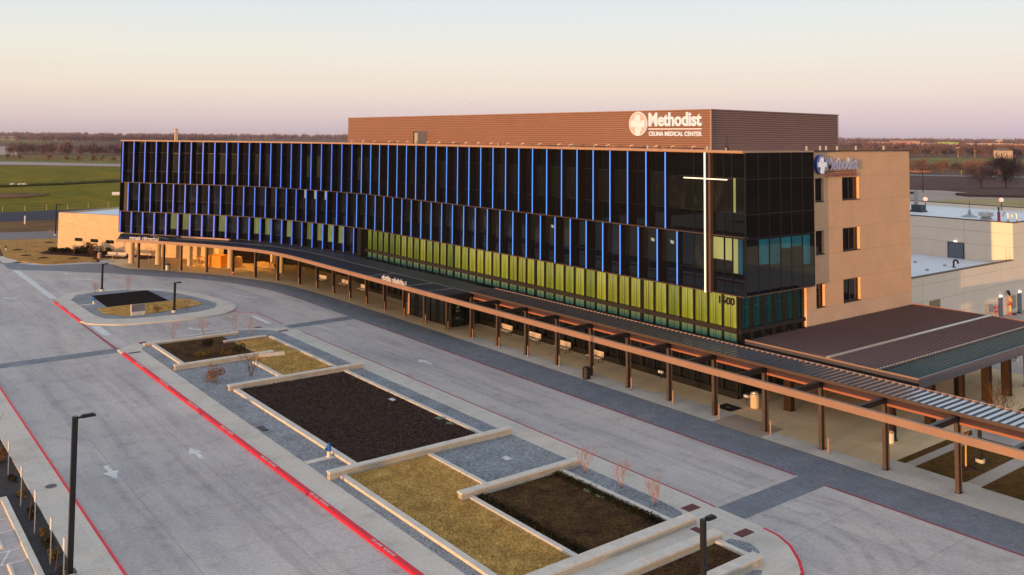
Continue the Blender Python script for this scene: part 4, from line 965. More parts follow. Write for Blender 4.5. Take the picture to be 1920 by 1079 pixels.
    sheet('gravel_bed', [(-43.3,-32.05),(-44.3,-31.7),(-46.0,-29.6),(-46.2,-25),(-46.1,-22.9),(-45.5,-20.9),(-44.2,-19.4),(-42.6,-18.85),(8.5,-18.85),(10.3,-19.05),(11.15,-19.6),(11.15,-32.05)], zg, M['gravel'])
    sheet('gravel_bed', ISL_IN, zg, M['gravel'])
    sheet('gravel_bed', [(13.95,-20.25),(14.0,-19.5),(14.8,-19.15),(15.6,-19.4),(16.0,-19.9),(16.0,-20.25)], zg, M['gravel'])
    sheet('gravel_bed', [(16.65,-21.2),(16.9,-20.9),(17.5,-22.0),(17.8,-23.5),(17.8,-30),(16.65,-30)], zg, M['gravel'])
    zs = .19
    b = MB(); b.poly(rect(-44.1,-30.6,-34.6,-24.3), zs); struct(b.build('mulch_bed', [M['mulch_green']]))
    b = MB(); b.poly(rect(-25.3,-29.7,-5.3,-20.7), zs); struct(b.build('mulch_bed', [M['mulch']]))
    b = MB(); b.poly(rect(2.4,-26.9,11.2,-20.7), zs); struct(b.build('mulch_bed', [M['mulch_green']]))
    b = MB(); b.poly(rect(13.9,-32,16.0,-20.6), zs); struct(b.build('mulch_bed', [M['mulch_green']]))
    b = MB(); b.poly([(-74.9,-29.5),(-75.0,-22.9),(-66.4,-22.8),(-66.1,-29.7)], zs); struct(b.build('mulch_bed', [mat('black_mulch', (.020,.014,.014), .95, c2=(.010,.008,.008), scale=3, fine=(8,.5), spec=.04)]))
    sheet('dry_lawn', [(-40.9,-24.2),(-34.0,-24.2),(-34.0,-25.4),(-26.0,-25.4),(-26.0,-20.8),(-40.9,-20.8)], zs, M['drygrass'])
    sheet('dry_lawn', [(-4.6,-31.1),(11.2,-31.1),(11.2,-27.2),(1.7,-27.2),(1.7,-25.5),(-4.6,-25.5)], zs, M['drygrass'])
    sheet('dry_lawn', [(-66.0,-30.9),(-66.3,-27.5),(-65.9,-23.0),(-67.2,-21.6),(-65.6,-20.4),(-61.9,-20.2),(-60.6,-22.7),(-59.5,-26.7),(-59.8,-29.4),(-62.5,-31.1)], zs, M['drygrass'])
    # concrete edgings
    b = MB()
    for r in ((-44.1,-30.95,-34.6,-30.6),(-32.6,-25.75,-26.0,-25.4),(-41.0,-20.8,-26.0,-20.5),(-25.3,-30.1,-5.3,-29.7),(-25.3,-20.7,-5.3,-20.38),(-4.55,-31.45,11.2,-31.1),(-4.55,-25.5,1.7,-25.2),(2.4,-27.2,11.2,-26.9),(2.4,-20.7,11.2,-20.38),(13.9,-20.6,16.0,-20.28)):
        b.box(r[0],r[1],.1,r[2],r[3],.31)
    b.box(-8.25,-32.0,.1,-7.75,-30.2,.17); b.box(-69.5,-31.9,.1,-69.0,-30.2,.17)
    struct(b.build('edging', [M['stone']]))
    # painted kerbs
    kerb_line('kerb', [(-43.0,-33.85),(19.1,-33.85)], .30, -.04, .158, M['red'])
    k2 = kerb_line('kerb', [(-73.8,-33.7),(-73.4,-33.86),(-60.0,-33.86)], .28, -.04, .158, M['red'])
    sheet('red_line', [(-60.0,-33.9),(-45.4,-33.9),(-45.2,-33.6),(-60.0,-33.7)], .012, M['redline'])
    right = [(-41.5,-17.0),(9.5,-17.0),(11.1,-17.08)]
    kerb_line('kerb', right[::-1], .10, -.04, .156, M['redline'])
    kerb_line('kerb', [(-47.0,-16.9),(-54,-16.9),(-56.2,-18.8)][::-1], .1, -.04, .02, M['redline'])
    kerb_line('kerb', MED[13:][::-1], .13, -.04, .158, M['red'])
    kerb_line('kerb', [(60,-44.26),(-44,-44.26)], .13, -.04, .16, M['red'])
    kerb_line('kerb', [(-46,-44.26),(-112,-44.26)], .13, -.04, .16, M['red'])
    b = MB()
    for i in range(9):
        x = 4.4-i*7.05
        if x < -43: break
        for t, dx, w in (('FIRE LANE', 0, .95), ('NO PARKING', 1.15, 1.05)):
            put_text(b, t, w, .15, .003, (x-1+dx,-33.80,.159), (1,0,0), .01, updir=(0,1,0))
    for x in (-71.8,-66.5): put_text(b, 'FIRE LANE NO PARKING', 2.0, .15, .003, (x,-33.80,.159), (1,0,0), .01, updir=(0,1,0))
    struct(b.build('kerb_lettering', [M['white']]))
    # left sidewalk, bed and the corner of the parking
    b = MB(); b.prism(rect(-112,-46.05,60,-44.37), -.05, .15); struct(b.build('sidewalk', [M['walk']]))
    b = MB(); b.prism([(-112,-52),(-13.1,-52),(-13.1,-47.2),(60,-47.2),(60,-46.06),(-112,-46.06)], -.05, .10); struct(b.build('mulch_bed', [mat('slate_mulch', (.030,.027,.033), .95, c2=(.016,.014,.017), scale=2, fine=(9,.6), bump=(9,.05))]))
    b = MB(); b.prism([(-13.1,-52),(-12.8,-52),(-12.8,-47.5),(60,-47.5),(60,-47.21),(-13.1,-47.21)], -.05, .17); struct(b.build('kerb', [M['stone']]))
    sheet('parking_lot', rect(-12.79,-66,60,-47.51), .005, M['road'])
    b = MB()
    for x in (-10.35,-8.65,-6.2,-4.75,-2.3,-.6): b.poly(rect(x-.05,-52.5,x+.05,-47.6), .010)
    for x0, x1 in ((-10.35,-8.65),(-6.2,-4.75),(-2.3,-.6)):
        for k in range(4): y = -48.1-k*.9; b.poly([(x0,y),(x1,y-.55),(x1,y-.45),(x0,y+.1)], .0105)
    struct(b.build('parking_line', [M['white']]))
    # north-west lawn, road and mound
    lawn = [(-113.4,-31.3),(-107.9,-28.9),(-107.3,-25.6),(-107.2,-22.3),(-108.6,-20.3),(-107.2,-17.2),(-109.6,-13.7),(-125,-21.9),(-128.2,-23.6),(-139.5,-2.5),(-143.5,-20.0),(-146.6,-29.8),(-140.7,-30.6),(-120.2,-32.5)]
    b = MB(); b.prism(lawn, -.1, .06); struct(b.build('lawn', [M['lawn']]))
    sheet('bed', [(-122.3,-27.3),(-125,-25.6),(-127.5,-23.7),(-109.4,-13.9),(-107.8,-16.6),(-110.0,-20.0),(-112.6,-21.6),(-117.8,-24.8),(-120.5,-26.8)], .075, M['mulch'])
    sheet('bed', [(-111.0,-14.2),(-108.6,-12.7),(-105.5,-13.2),(-104.8,-15.1),(-105.7,-15.7),(-108,-15.2)], .03, M['mulch'])
    sheet('path', [(-122.5,-33.6),(-121.5,-32.3),(-113.4,-31.5),(-112.6,-33.8)], .03, M['walk'])
    sheet('path', [(-160,-34),(-146.7,-29.9),(-143.6,-20.1),(-139.6,-2.3),(-150,12),(-162,12),(-157,-14),(-164,-34)], -.02, M['pale_road'])
    sheet('mound', [(-164,-36),(-157,-14),(-166,-6),(-184,-12),(-186,-40)], .0, M['mound'])
    sheet('path', [(-183,-12),(-166,-6),(-160,12),(-186,30)], -.01, M['pale_road'])
    sheet('road', rect(-213,-90,-185,160), -.03, M['asphalt'])
    sheet('field', [(-213,-120),(-213,160),(-250,300),(-480,330),(-380,240),(-500,108),(-580,30),(-600,-120)], -.06, M['field'])
    sheet('earth_track', [(-560,-20),(-585,24),(-592,30),(-532,86),(-460,140),(-300,260),(-340,300),(-520,165),(-579,97),(-667,40),(-700,10)], -.04, M['path'])
    sheet('field', [(-700,10),(-667,40),(-579,97),(-340,300),(-420,380),(-760,182),(-800,151),(-871,68),(-920,40)], -.05, M['olive_field'])
    sheet('field', [(-888,62),(-866,80),(-1460,175),(-1464,134)], -.05, M['path'])
    sheet('field', [(-1897,150),(-1968,262),(-2200,400),(-2900,520),(-2808,250)], -.05, M['olive_field'])
    b = MB(); b.prism([(-329,-9),(-335,18),(-348,43),(-330,90),(-310,150),(-316,150),(-345,92),(-363,48),(-344,21),(-336,-9)], -.1, .5); struct(b.build('ditch_bank', [M['ditch']]))
    b = MB(); b.prism([(-267,-20),(-265,-7),(-271,-1),(-277,2),(-284,-2),(-290,-12),(-296,-20)], -.1, .35); struct(b.build('ditch_bank', [M['mound']]))
    # east fields
    sheet('field', [(-60,120),(-30,180),(-60,215),(-84,270),(-101,250),(-103,227),(-113,227),(-160,190)], -.06, M['pale_grass'])
    sheet('earth_track', [(-160,190),(-113,227),(-103,227),(-101,250),(-86,267),(-60,250),(-60,300),(-99,302),(-114,286),(-129,290),(-180,258)], -.05, M['path'])
    b = MB(); b.prism([(-112,266),(-110,276),(-97,284),(-78,292),(-74,284),(-92,272),(-106,261)], -.1, .8); struct(b.build('berm', [M['brown_field']]))
    b = MB(); b.prism([(-138,258),(-131,263),(-124,262),(-126,255),(-136,250)], -.1, .6); struct(b.build('berm', [M['brown_field']]))
    sheet('field', [(-180,258),(-129,290),(-99,304),(-60,304),(-60,420),(-150,452),(-211,411),(-300,350)], -.06, M['brown_field'])
    sheet('road', [(-300,352),(-213,412),(-156,450),(-60,424),(-60,445),(-165,472),(-222,432),(-300,376)], -.04, M['pale_road'])
    sheet('field', [(-300,530),(-224,616),(-200,700),(-340,950),(-432,955),(-450,905),(-412,780)], -.06, M['olive_field'])
# ------------------------------------------------------------------ plants
def grow(mb_s, mb_t, base, h, spread, stems, seed, r0=.02, twigs=5, levels=3, up=.75):
    """vase of bare stems dividing into fine twigs"""
    r_ = random.Random(seed); base = Vector(base)
    def br(p, d, L, r, lv):
        q = p+d*L
        (mb_s if lv > 0 else mb_t).cyl(p, q, r, r*.65, 4 if lv > 0 else 3, caps=False)
        if lv <= 0: return
        for k in range(r_.randint(2,3)+(1 if lv == 1 else 0)):
            v = Vector((r_.gauss(0,1), r_.gauss(0,1), r_.gauss(up,.5))).normalized()
            br(p+d*L*r_.uniform(.55,1), (d*.75+v*.6*spread).normalized(), L*r_.uniform(.55,.85), r*.6, lv-1)
    for k in range(stems):
        a = 2*math.pi*k/stems+r_.uniform(-.4,.4)
        d = Vector((math.cos(a)*.32*spread, math.sin(a)*.32*spread, 1)).normalized()
        br(base+Vector((math.cos(a),math.sin(a),0))*.05, d, h*.40*r_.uniform(.85,1.1), r0, levels)
def bare_shrub(name, label, cat, loc, h, seed, group=None, m='twig', stems=5, spread=1.0, r0=.018):
    t = thing(name, label, cat, loc, 0, group); a, b = MB(), MB()
    grow(a, b, (0,0,0), h, spread, stems, seed, r0=r0, levels=4)
    a.build('stems', [M[m]], t, local=True); b.build('twigs', [M[m]], t, local=True); return t
def leafy(mb, cen, rx, ry, rz, n, size, seed, base=0.):
    r_ = random.Random(seed)
    cl = [(r_.uniform(-.65,.65), r_.uniform(-.65,.65), r_.uniform(.1,.75), r_.uniform(.3,.6)) for _ in range(7)]
    for _ in range(n):
        c = r_.choice(cl); v = Vector((r_.gauss(0,1),r_.gauss(0,1),r_.gauss(0,1))).normalized()*c[3]*r_.uniform(.5,1)**.5
        p = Vector((cen[0]+(c[0]+v.x)*rx, cen[1]+(c[1]+v.y)*ry, max(base+.02, cen[2]+(c[2]+v.z*.7)*rz)))
        u = Vector((r_.gauss(0,1),r_.gauss(0,1),r_.gauss(0,1))).normalized(); w = u.orthogonal().normalized(); s = size*r_.uniform(.6,1.4)
        mb.tri(p-u*s*.5, p+u*s*.5, p+w*s*.55)
def bush(name, label, loc, rx, ry, rz, n, size, seed, m, group=None, cat='bush'):
    t = thing(name, label, cat, loc, 0, group)
    b = MB(); leafy(b, (0,0,0), rx, ry, rz, n, size, seed); b.build('foliage', [M[m]], t, local=True)
    b = MB(); grow(b, b, (0,0,0), rz*.9, 1.2, 4, seed+5, r0=.02, levels=2); b.build('stems', [M['bark']], t, local=True); return t
def tree(name, label, loc, h, w, n, tw, seed, mats, group=None, clumps=14):
    """bare crown: limbs plus many fine twigs gathered in clumps"""
    t = thing(name, label, 'tree', loc, 0, group); r_ = random.Random(seed); a, c = MB(), MB()
    a.cyl((0,0,0),(0,0,h*.3), h*.028, h*.02, 7)
    for k in range(clumps):
        an = 2*math.pi*k/clumps*2.4+r_.uniform(-.3,.3); rad = w*.5*r_.uniform(.15,.78); z = h*r_.uniform(.22,.86)*(1-.25*(rad/(w*.5))**2)
        p = Vector((math.cos(an)*rad, math.sin(an)*rad, z)); s0 = Vector((0,0,h*r_.uniform(.12,.32)))
        mid = s0.lerp(p,.55)+Vector((0,0,h*.05)); a.cyl(s0, mid, h*.012, h*.008, 5, False); a.cyl(mid, p, h*.008, h*.004, 5, False)
        R_ = w*r_.uniform(.13,.24)
        for _ in range(n//clumps):
            v = Vector((r_.gauss(0,.5),r_.gauss(0,.5),r_.gauss(0,.5)))*R_
            q = p+v; d = (v.normalized()+Vector((0,0,.8))).normalized(); L = r_.uniform(.5,1.4)*tw*9
            sd = d.orthogonal().normalized()*tw*r_.uniform(.4,1); c.cur = 0 if r_.random() < .7 else 1
            c.tri(q-sd*.5, q+sd*.5, q+d*L)
    a.build('trunk', [M['bark']], t, local=True); c.build('crown', [M[x] for x in mats], t, local=True); return t

# ------------------------------------------------------------------ street furniture
def lamp_post(label, loc, h, ang, arm=.7, r=.07, base=.25, bm='stone'):
    t = thing('lamp_post', label, 'lamp post', loc, ang)
    m = MB(); m.box(-r,-r,base,r,r,h); m.box(-r*2.2,-r*2.2,base,r*2.2,r*2.2,base+.04); m.build('pole', [M['black']], t, local=True)
    m = MB(); m.cyl((0,0,0),(0,0,base),.27,.27,16); m.build('footing', [M[bm]], t, local=True)
    m = MB(); m.box(r,-.04,h-.12,arm*.35,.04,h-.04); m.build('arm', [M['black']], t, local=True)
    m = MB(); m.box(arm*.3,-.13,h-.11,arm,.13,h-.02); m.box(arm*.35,-.1,h-.02,arm*.9,.1,h+.03); m.build('lamp_head', [M['black']], t, local=True)
def hydrant(label, loc, top='blue'):
    t = thing('fire_hydrant', label, 'hydrant', loc)
    m = MB(); m.lathe((0,0,0),[(.16,0),(.16,.05),(.11,.08),(.11,.36)],12); m.build('barrel', [M['hydwhite']], t, local=True)
    m = MB(); m.lathe((0,0,.36),[(.15,0),(.15,.05),(.13,.1),(.13,.3),(.10,.38),(.04,.43),(.04,.48)],12); m.build('bonnet', [M[top]], t, local=True)
    m = MB(); m.cyl((-.24,0,.5),(.24,0,.5),.07,.07,8); m.cyl((0,-.24,.5),(0,0,.5),.09,.09,8); m.build('nozzle', [M[top]], t, local=True)
def bench(label, loc, ang, n=1, proto=[None], group='white slatted benches under the canopy'):
    if proto[0] is None:
        t = thing('bench', label, 'bench', loc, ang, group)
        m = MB()
        for k in range(5): m.box(-.9,-.42+k*.09,.43,.9,-.35+k*.09,.46)
        m.build('seat', [M['bench']], t, local=True)
        m = MB()
        for k in range(5): m.box(-.9,.06+k*.012,.52+k*.09,.9,.09+k*.012,.595+k*.09)
        m.build('backrest', [M['bench']], t, local=True)
        for x in (-.75,.75):
            m = MB(); m.bar((x,-.4,0),(x,-.3,.43),.05,.05); m.bar((x,.12,0),(x,.02,.43),.05,.05); m.bar((x,-.42,.415),(x,.1,.415),.05,.03); m.bar((x,.02,.43),(x,.16,.98),.04,.04); m.build('leg', [M['darkmetal']], t, local=True)
        proto[0] = t
    else:
        t = copy_tree(proto[0]); place(t, loc, ang, label)
    return t

def build_props():
    NORTH = math.pi/2
    lamp_post('tall black lamp post with side arm beside the left footpath', (-1.45,-46.35,.10), 7.1, NORTH, .85, .11)
    lamp_post('black lamp post on the far left end of the small round island', (-77.9,-27.6,.15), 3.4, NORTH, .7, .105)
    lamp_post('black lamp post on the near right side of the small round island', (-59.0,-24.4,.15), 3.3, NORTH, .7, .105)
    lamp_post('black lamp post in the foreground beside the last planter bed', (17.05,-25.2,.15), 3.42, NORTH, .75, .1)
    lamp_post('black lamp post with white round footing on the brown turf behind the canopy', (16.4,1.65,.02), 3.6, NORTH, .7, .09, .22)
    lamp_post('black lamp post standing behind the slatted pavilion edge', (6.6,30.1,.02), 3.5, NORTH)
    lamp_post('tall black lamp post beside the far corner of the low stone wing', (-149.8,-19.7,0), 6.1, NORTH, .9, .09)
    lamp_post('distant black lamp post at the left edge before the dark road', (-190.5,-24.5,0), 5.2, NORTH, .9, .09)
    hydrant('blue topped white hydrant in the gravel beside the long mulch bed', (-8.1,-30.45,.16))
    hydrant('blue topped white hydrant on the small round island', (-69.3,-30.45,.16))
    hydrant('small white hydrant on the tan lawn at far left', (-129.7,-31.0,.05), 'frame')
    # island sign
    t = thing('monument_sign', 'low grey panel sign on the round island turf', 'sign', (-59.75,-28.05,.15))
    m = MB(); m.box(-.16,-.72,0,.16,.72,.4); m.build('plinth', [M['stone']], t, local=True)
    m = MB(); m.box(-.1,-.68,.4,.1,.68,1.15); m.build('panel', [mat('slate_panel', (.16,.15,.19), .6)], t, local=True)
    m = MB(); m.box(-.13,-.76,.4,.13,-.685,1.2); m.build('edge_post', [M['stone']], t, local=True)
    # benches
    for x, lab in ((-29.0,'white bench beside the vestibule, leftmost of the three right-hand benches'),(-24.5,'white bench in the middle of the three right-hand benches'),(-20.2,'white bench third from the vestibule before the dark storefront'),(-15.8,'white bench nearest the black litter bin')):
        bench(lab, (x,-.72,.012), 0)
    for x, y, a, lab in ((-68.6,-1.9,.12,'white bench under the curved canopy, furthest of three'),(-63.4,-1.2,.05,'white bench under the curved canopy, middle of three'),(-58.6,-1.0,0,'white bench under the curved canopy, nearest of three')):
        bench(lab, (x,y,.012), a)
    for k, lab in enumerate(('white bench against the planting at the foot of the stone wing, left of a pair','white bench against the planting at the foot of the stone wing, right of a pair')):
        bench(lab, (-109.4+k*1.65,-19.0+k*1.1,.06), R(33))
    # bins
    def bin_(label, loc, r, h, m_, lid):
        t = thing('litter_bin', label, 'litter bin', loc); m = MB(); m.lathe((0,0,0),[(r*.92,0),(r,.06),(r,h*.82)],18); m.build('body', [M[m_]], t, local=True)
        m = MB(); m.lathe((0,0,h*.82),[(r*1.05,0),(r*1.05,h*.06),(r*.8,h*.1),(r*.75,h*.18)],18); m.build('lid', [M[lid]], t, local=True)
    bin_('black round litter bin beside the kerbside paving', (-12.1,-5.25,.02), .33, .95, 'black', 'frame')
    bin_('tan cylindrical litter bin at the building corner behind the canopy', (1.15,-.5,.02), .33, 1.15, 'colstone', 'steel')
    bin_('dark litter bin between columns at the curved end of the canopy', (-91.5,-15.5,.02), .36, .95, 'grey', 'frame')
    bin_('pale round litter bin beside the white benches at the stone wing', (-110.3,-20.6,.06), .3, .9, 'coping', 'coping')
    bin_('short pale cylinder bin at the foot of a pavilion column', (11.2,.45,.02), .24, .8, 'hydwhite', 'coping')
    t = thing('door_mat', 'black entrance mat on the paving near the building corner', 'mat', (-.05,-2.05,.02))
    m = MB(); m.box(-.75,-.7,0,.75,.7,.015); m.build('rubber', [M['black']], t, local=True)
    m = MB(); m.box(-.2,-.08,.0155,.2,.1,.019); m.build('emblem_patch', [M['grey']], t, local=True)
    for x,y,lab in ((-8.4,-.3,'small white box on the sill below the storefront'),(.2,-.2,'small white spotlight at the building corner'),(-46.4,-.6,'small white box on the sill left of the vestibule')):
        t = thing('wall_fitting', lab, 'light fitting', (x,y,.0)); m = MB(); m.box(-.22,-.1,.5,.22,.1,.68); m.build('housing',[M['sign']],t,local=True); m = MB(); m.cyl((0,0,0),(0,0,.5),.03,.03,6); m.build('stem',[M['frame']],t,local=True)
    # bollards by the canopy columns
    proto = None; cs = [c for c in COLS if -100 < c[0] < 12][::-1]
    skip = {1}
    for i,(x,y) in enumerate(cs):
        if x < -95.5: continue
        lab = 'thin steel bollard beside a canopy column, %s from the right' % (ORDN[i] if i < 20 else 'twenty-'+ORDN[i-20])
        loc = (x+.72, y-.42, .02)
        if proto is None:
            proto = t = thing('bollard', lab, 'bollard', loc, 0, 'thin bollards beside the canopy columns')
            m = MB(); m.cyl((0,0,0),(0,0,.98),.045,.045,8); m.build('post', [M['coping']], t, local=True)
            m = MB(); m.cyl((0,0,0),(0,0,.025),.12,.12,10); m.build('base_plate', [M['grey']], t, local=True)
        else: place(copy_tree(proto), loc, 0, lab)
    for i,(x,y) in enumerate(((-108.8,-20.9),(-104.7,-20.0),(-99.9,-15.9))):
        place(copy_tree(proto), (x,y,.02), 0, 'thin steel bollard on the plaza before the stone wing, %s from the left' % ORDN[i])
    # planter walls
    walls = [((-44.6,-31.6),(-44.1,-22.6),.42,'pale stone planter wall at the crosswalk end of the median'),
             ((-41.4,-25.2),(-41.0,-21.0),.40,'short pale stone wall between the first mulch bed and turf'),
             ((-34.4,-31.9),(-33.95,-23.2),.60,'pale stone wall at the near end of the first mulch bed'),
             ((-25.8,-30.4),(-25.35,-18.7),.60,'pale stone wall at the far end of the big mulch bed'),
             ((-5.06,-32.1),(-4.6,-18.75),.60,'pale stone wall between the big mulch bed and the large dry lawn'),
             ((1.92,-27.7),(2.4,-18.9),.60,'pale stone wall at the far end of the second mulch bed'),
             ((11.25,-36),(11.9,-19.55),.52,'long pale stone wall on the left of the cross path in the foreground'),
             ((13.25,-36),(13.85,-19.9),.52,'long pale stone wall on the right of the cross path in the foreground'),
             ((16.0,-32),(16.6,-20.4),.55,'pale stone wall beside the foreground lamp post')]
    for (x0,y0),(x1,y1),h,lab in walls:
        y0 = max(y0,-33.4)
        t = thing('planter_wall', lab, 'stone wall', ((x0+x1)/2,(y0+y1)/2,.1))
        m = MB(); m.box(x0+.04,y0+.04,.1,x1-.04,y1-.04,h-.1); m.build('masonry', [M['stoneblock']], t)
        m = MB(); y = y0; r_ = random.Random(int(x0*10))
        while y < y1-.01:
            e = min(y1, y+.92); m.box(x0,y,h-.1,x1,e-.012,h+r_.uniform(-.006,.006)); y = e
        m.build('cap_stones', [M['stone']], t)
    t = thing('stone_slab', 'loose pale stone slab end on the dry turf by the first beds', 'stone slab', (-33.2,-24.0,.19)); m = MB(); m.bar((-33.95,-24.6,.33),(-33.5,-22.4,.33),.35,.28); m.build('block',[M['stone']],t); m = MB(); m.bar((-33.93,-24.5,.49),(-33.52,-22.5,.49),.3,.03); m.build('cap',[M['stone']],t)
    # lids
    def lid(name, lab, x, y, w, d, z, m_, cat, rz=0, group=None):
        t = thing(name, lab, cat, (x,y,z), rz, group); m = MB(); m.box(-w/2,-d/2,0,w/2,d/2,.03); m.build('frame', [M[m_]], t, local=True)
        m = MB(); m.box(-w/2+.05,-d/2+.05,.03,w/2-.05,d/2-.05,.045); m.build('cover', [M[m_]], t, local=True)
    for x,y,lab in ((-10.2,-21.0,'green valve box lid in the big mulch bed, left of the near pair'),(-8.8,-21.0,'green valve box lid in the big mulch bed, right of the near pair'),(-16.0,-21.4,'pale valve box lid further along the big mulch bed'),(5.4,-21.15,'green valve box lid in the second mulch bed, left of two'),(6.4,-21.15,'green valve box lid in the second mulch bed, right of two')):
        lid('valve_box', lab, x, y, .62, .36, .19, 'white' if 'pale' in lab else 'greenbox', 'valve box')
    lid('valve_box', 'pale lilac utility lid on the square gravel bed', -1.3, -21.8, .6, .4, .16, 'white', 'utility lid')
    lid('drain_grate', 'dark grate lying in the gravel beside the big mulch bed', -15.5, -31.7, 1.1, .4, .16, 'frame', 'grate')
    t = thing('manhole_cover', 'round dark manhole cover on the left footpath', 'manhole', (-13.2,-45.0,.15)); m = MB(); m.cyl((0,0,0),(0,0,.012),.34,.34,24); m.build('rim',[M['grey']],t,local=True); m = MB(); m.cyl((0,0,.012),(0,0,.02),.29,.29,24); m.build('cover',[M['frame']],t,local=True)
    def tact(lab, x0,y0,x1,y1):
        t = thing('tactile_plate', lab, 'tactile paving', ((x0+x1)/2,(y0+y1)/2,.15)); m = MB(); m.box(x0,y0,.15,x1,y1,.165); 
        for i in range(int((x1-x0)/.13)):
            for k in range(int((y1-y0)/.13)): m.cyl((x0+.07+i*.13,y0+.07+k*.13,.165),(x0+.07+i*.13,y0+.07+k*.13,.172),.03,.02,6)
        m.build('plate', [M['tactile']], t)
    tact('maroon tactile plate at the kerb before the foreground crosswalk', 10.05,-18.75,10.65,-17.8)
    tact('maroon tactile plate at the mouth of the cross path', 12.05,-20.3,13.15,-19.85)
    tact('maroon tactile plate on the pavement right of the cross path', 13.7,-18.95,14.25,-17.95)
    tact('maroon tactile plate beside the curved kerb at the far crosswalk', -46.3,-31.6,-45.6,-30.9)
    tact('maroon tactile plate at the red kerb by the far crosswalk', -42.65,-33.45,-42.2,-32.4)
    tact('maroon tactile plate on the gravel corner at the far crosswalk', -46.3,-20.2,-45.8,-19.5)
    tact('maroon tactile plate on the pavement at the far crosswalk', -43.3,-18.9,-42.8,-17.9)
    # accessible parking signs seen edge-on
    proto = None
    for i,(x,y,lab) in enumerate(((-26.5,-46.5,'at the left picture edge'),(-21.3,-46.6,'beside the rusty shrub'),(-16.2,-46.7,'second from the rusty shrub'),(-11.3,-46.8,'level with the manhole cover'),(-7.3,-46.8,'between the young stakes'),(-3.35,-46.8,'left of the tall lamp post'),(-.75,-46.75,'touching the tall lamp post'))):
        lab = 'parking sign on a grey steel post '+lab
        if proto is None:
            proto = t = thing('parking_sign', lab, 'parking sign', (x,y,.1), 0, 'parking signs beside the left footpath')
            m = MB(); m.box(-.03,-.02,0,.03,.02,2.15); m.build('post', [M['steel']], t, local=True)
            m = MB(); m.box(-.16,-.04,1.55,.16,-.022,2.1); m.build('plate', [M['white']], t, local=True)
        else: place(copy_tree(proto), (x,y,.1), 0, lab)
    for x, lab in ((-7.5,'pale concrete wheel stop in the upper parking bay'),(-3.7,'pale concrete wheel stop in the lower parking bay')):
        t = thing('wheel_stop', lab, 'wheel stop', (x,-48.3,.006)); m = MB(); m.add([(-.9,-.09,0),(.9,-.09,0),(.9,.09,0),(-.9,.09,0),(-.86,-.055,.13),(.86,-.055,.13),(.86,.055,.13),(-.86,.055,.13)],[(3,2,1,0),(4,5,6,7),(0,1,5,4),(1,2,6,5),(2,3,7,6),(3,0,4,7)]); m.build('block',[M['stone']],t,local=True)
        m = MB()
        for xx in (-.55,.55): m.cyl((xx,0,.13),(xx,0,.142),.03,.03,8)
        m.build('pin', [M['grey']], t, local=True)
    # stored goods in the undercroft
    t = thing('covered_crate', 'bright orange covered crate standing in the undercroft', 'crate', (-91.0,-8.3,.012), R(33))
    m = MB(); m.box(-1.1,-.8,.12,1.1,.8,1.75); m.build('cover',[M['orange']],t,local=True); m = MB(); m.box(-1.2,-.9,0,1.2,.9,.12); m.build('pallet',[M['lumber']],t,local=True)
    t = thing('wrapped_bundle', 'pale wrapped bundle right behind the orange crate', 'bundle', (-88.9,-5.9,.012)); m = MB(); m.lathe((0,0,.1),[(.6,0),(.66,.3),(.62,.9),(.5,1.4),(.15,1.55)],8); m.build('wrap',[M['lumber']],t,local=True); m = MB(); m.box(-.8,-.8,0,.8,.8,.1); m.build('pallet',[M['lumber']],t,local=True)
    t = thing('work_table', 'orange topped work table against the wing wall in the undercroft', 'table', (-95.6,-8.6,.012), R(30)); m = MB(); m.box(-1.3,-.4,.8,1.3,.4,.9); m.build('top',[M['orange']],t,local=True)
    for x,y in ((-1.2,-.3),(1.2,-.3),(1.2,.3),(-1.2,.3)): m = MB(); m.box(x-.05,y-.05,0,x+.05,y+.05,.8); m.build('leg',[M['lumber']],t,local=True)
    t = thing('lumber_stack', 'stack of pale boards lying in the undercroft by the dark doors', 'lumber', (-85.0,-3.0,.012), R(20)); m = MB()
    for k in range(4): m.box(-2.2+.2*k,-.5,.15+k*.2,2.2-.1*k,.5,.27+k*.2)
    m.build('boards',[M['lumber']],t,local=True); m = MB()
    for x in (-1.5,1.5): m.box(x-.08,-.5,0,x+.08,.5,.15)
    m.build('bearer',[M['trim']],t,local=True)
    t = thing('red_bucket', 'small red and white bucket at the foot of a canopy column', 'bucket', (-81.9,-9.3,.012)); m = MB(); m.lathe((0,0,0),[(.16,0),(.2,.3)],10); m.build('pail',[M['red']],t,local=True); m = MB(); m.lathe((0,0,.3),[(.21,0),(.12,.12)],10); m.build('lid',[M['sign']],t,local=True)
    t = thing('planter_box', 'small dark planter box on the pavement edge by the lawn', 'planter', (-106.7,-22.0,.06), R(30)); m = MB(); m.box(-.6,-.3,0,.6,.3,.35); m.build('box',[M['trim']],t,local=True); m = MB(); leafy(m,(0,0,.35),.5,.25,.25,120,.12,3,.35); m.build('foliage',[M['shrub']],t,local=True)
    t = thing('marker_post', 'short white marker post beyond the tan lawn', 'post', (-176.8,-20.8,0)); m = MB(); m.cyl((0,0,0),(0,0,1.7),.16,.16,8); m.build('post',[M['sign']],t,local=True); m = MB(); m.lathe((0,0,1.7),[(.18,0),(.1,.15)],8); m.build('cap',[M['sign']],t,local=True)

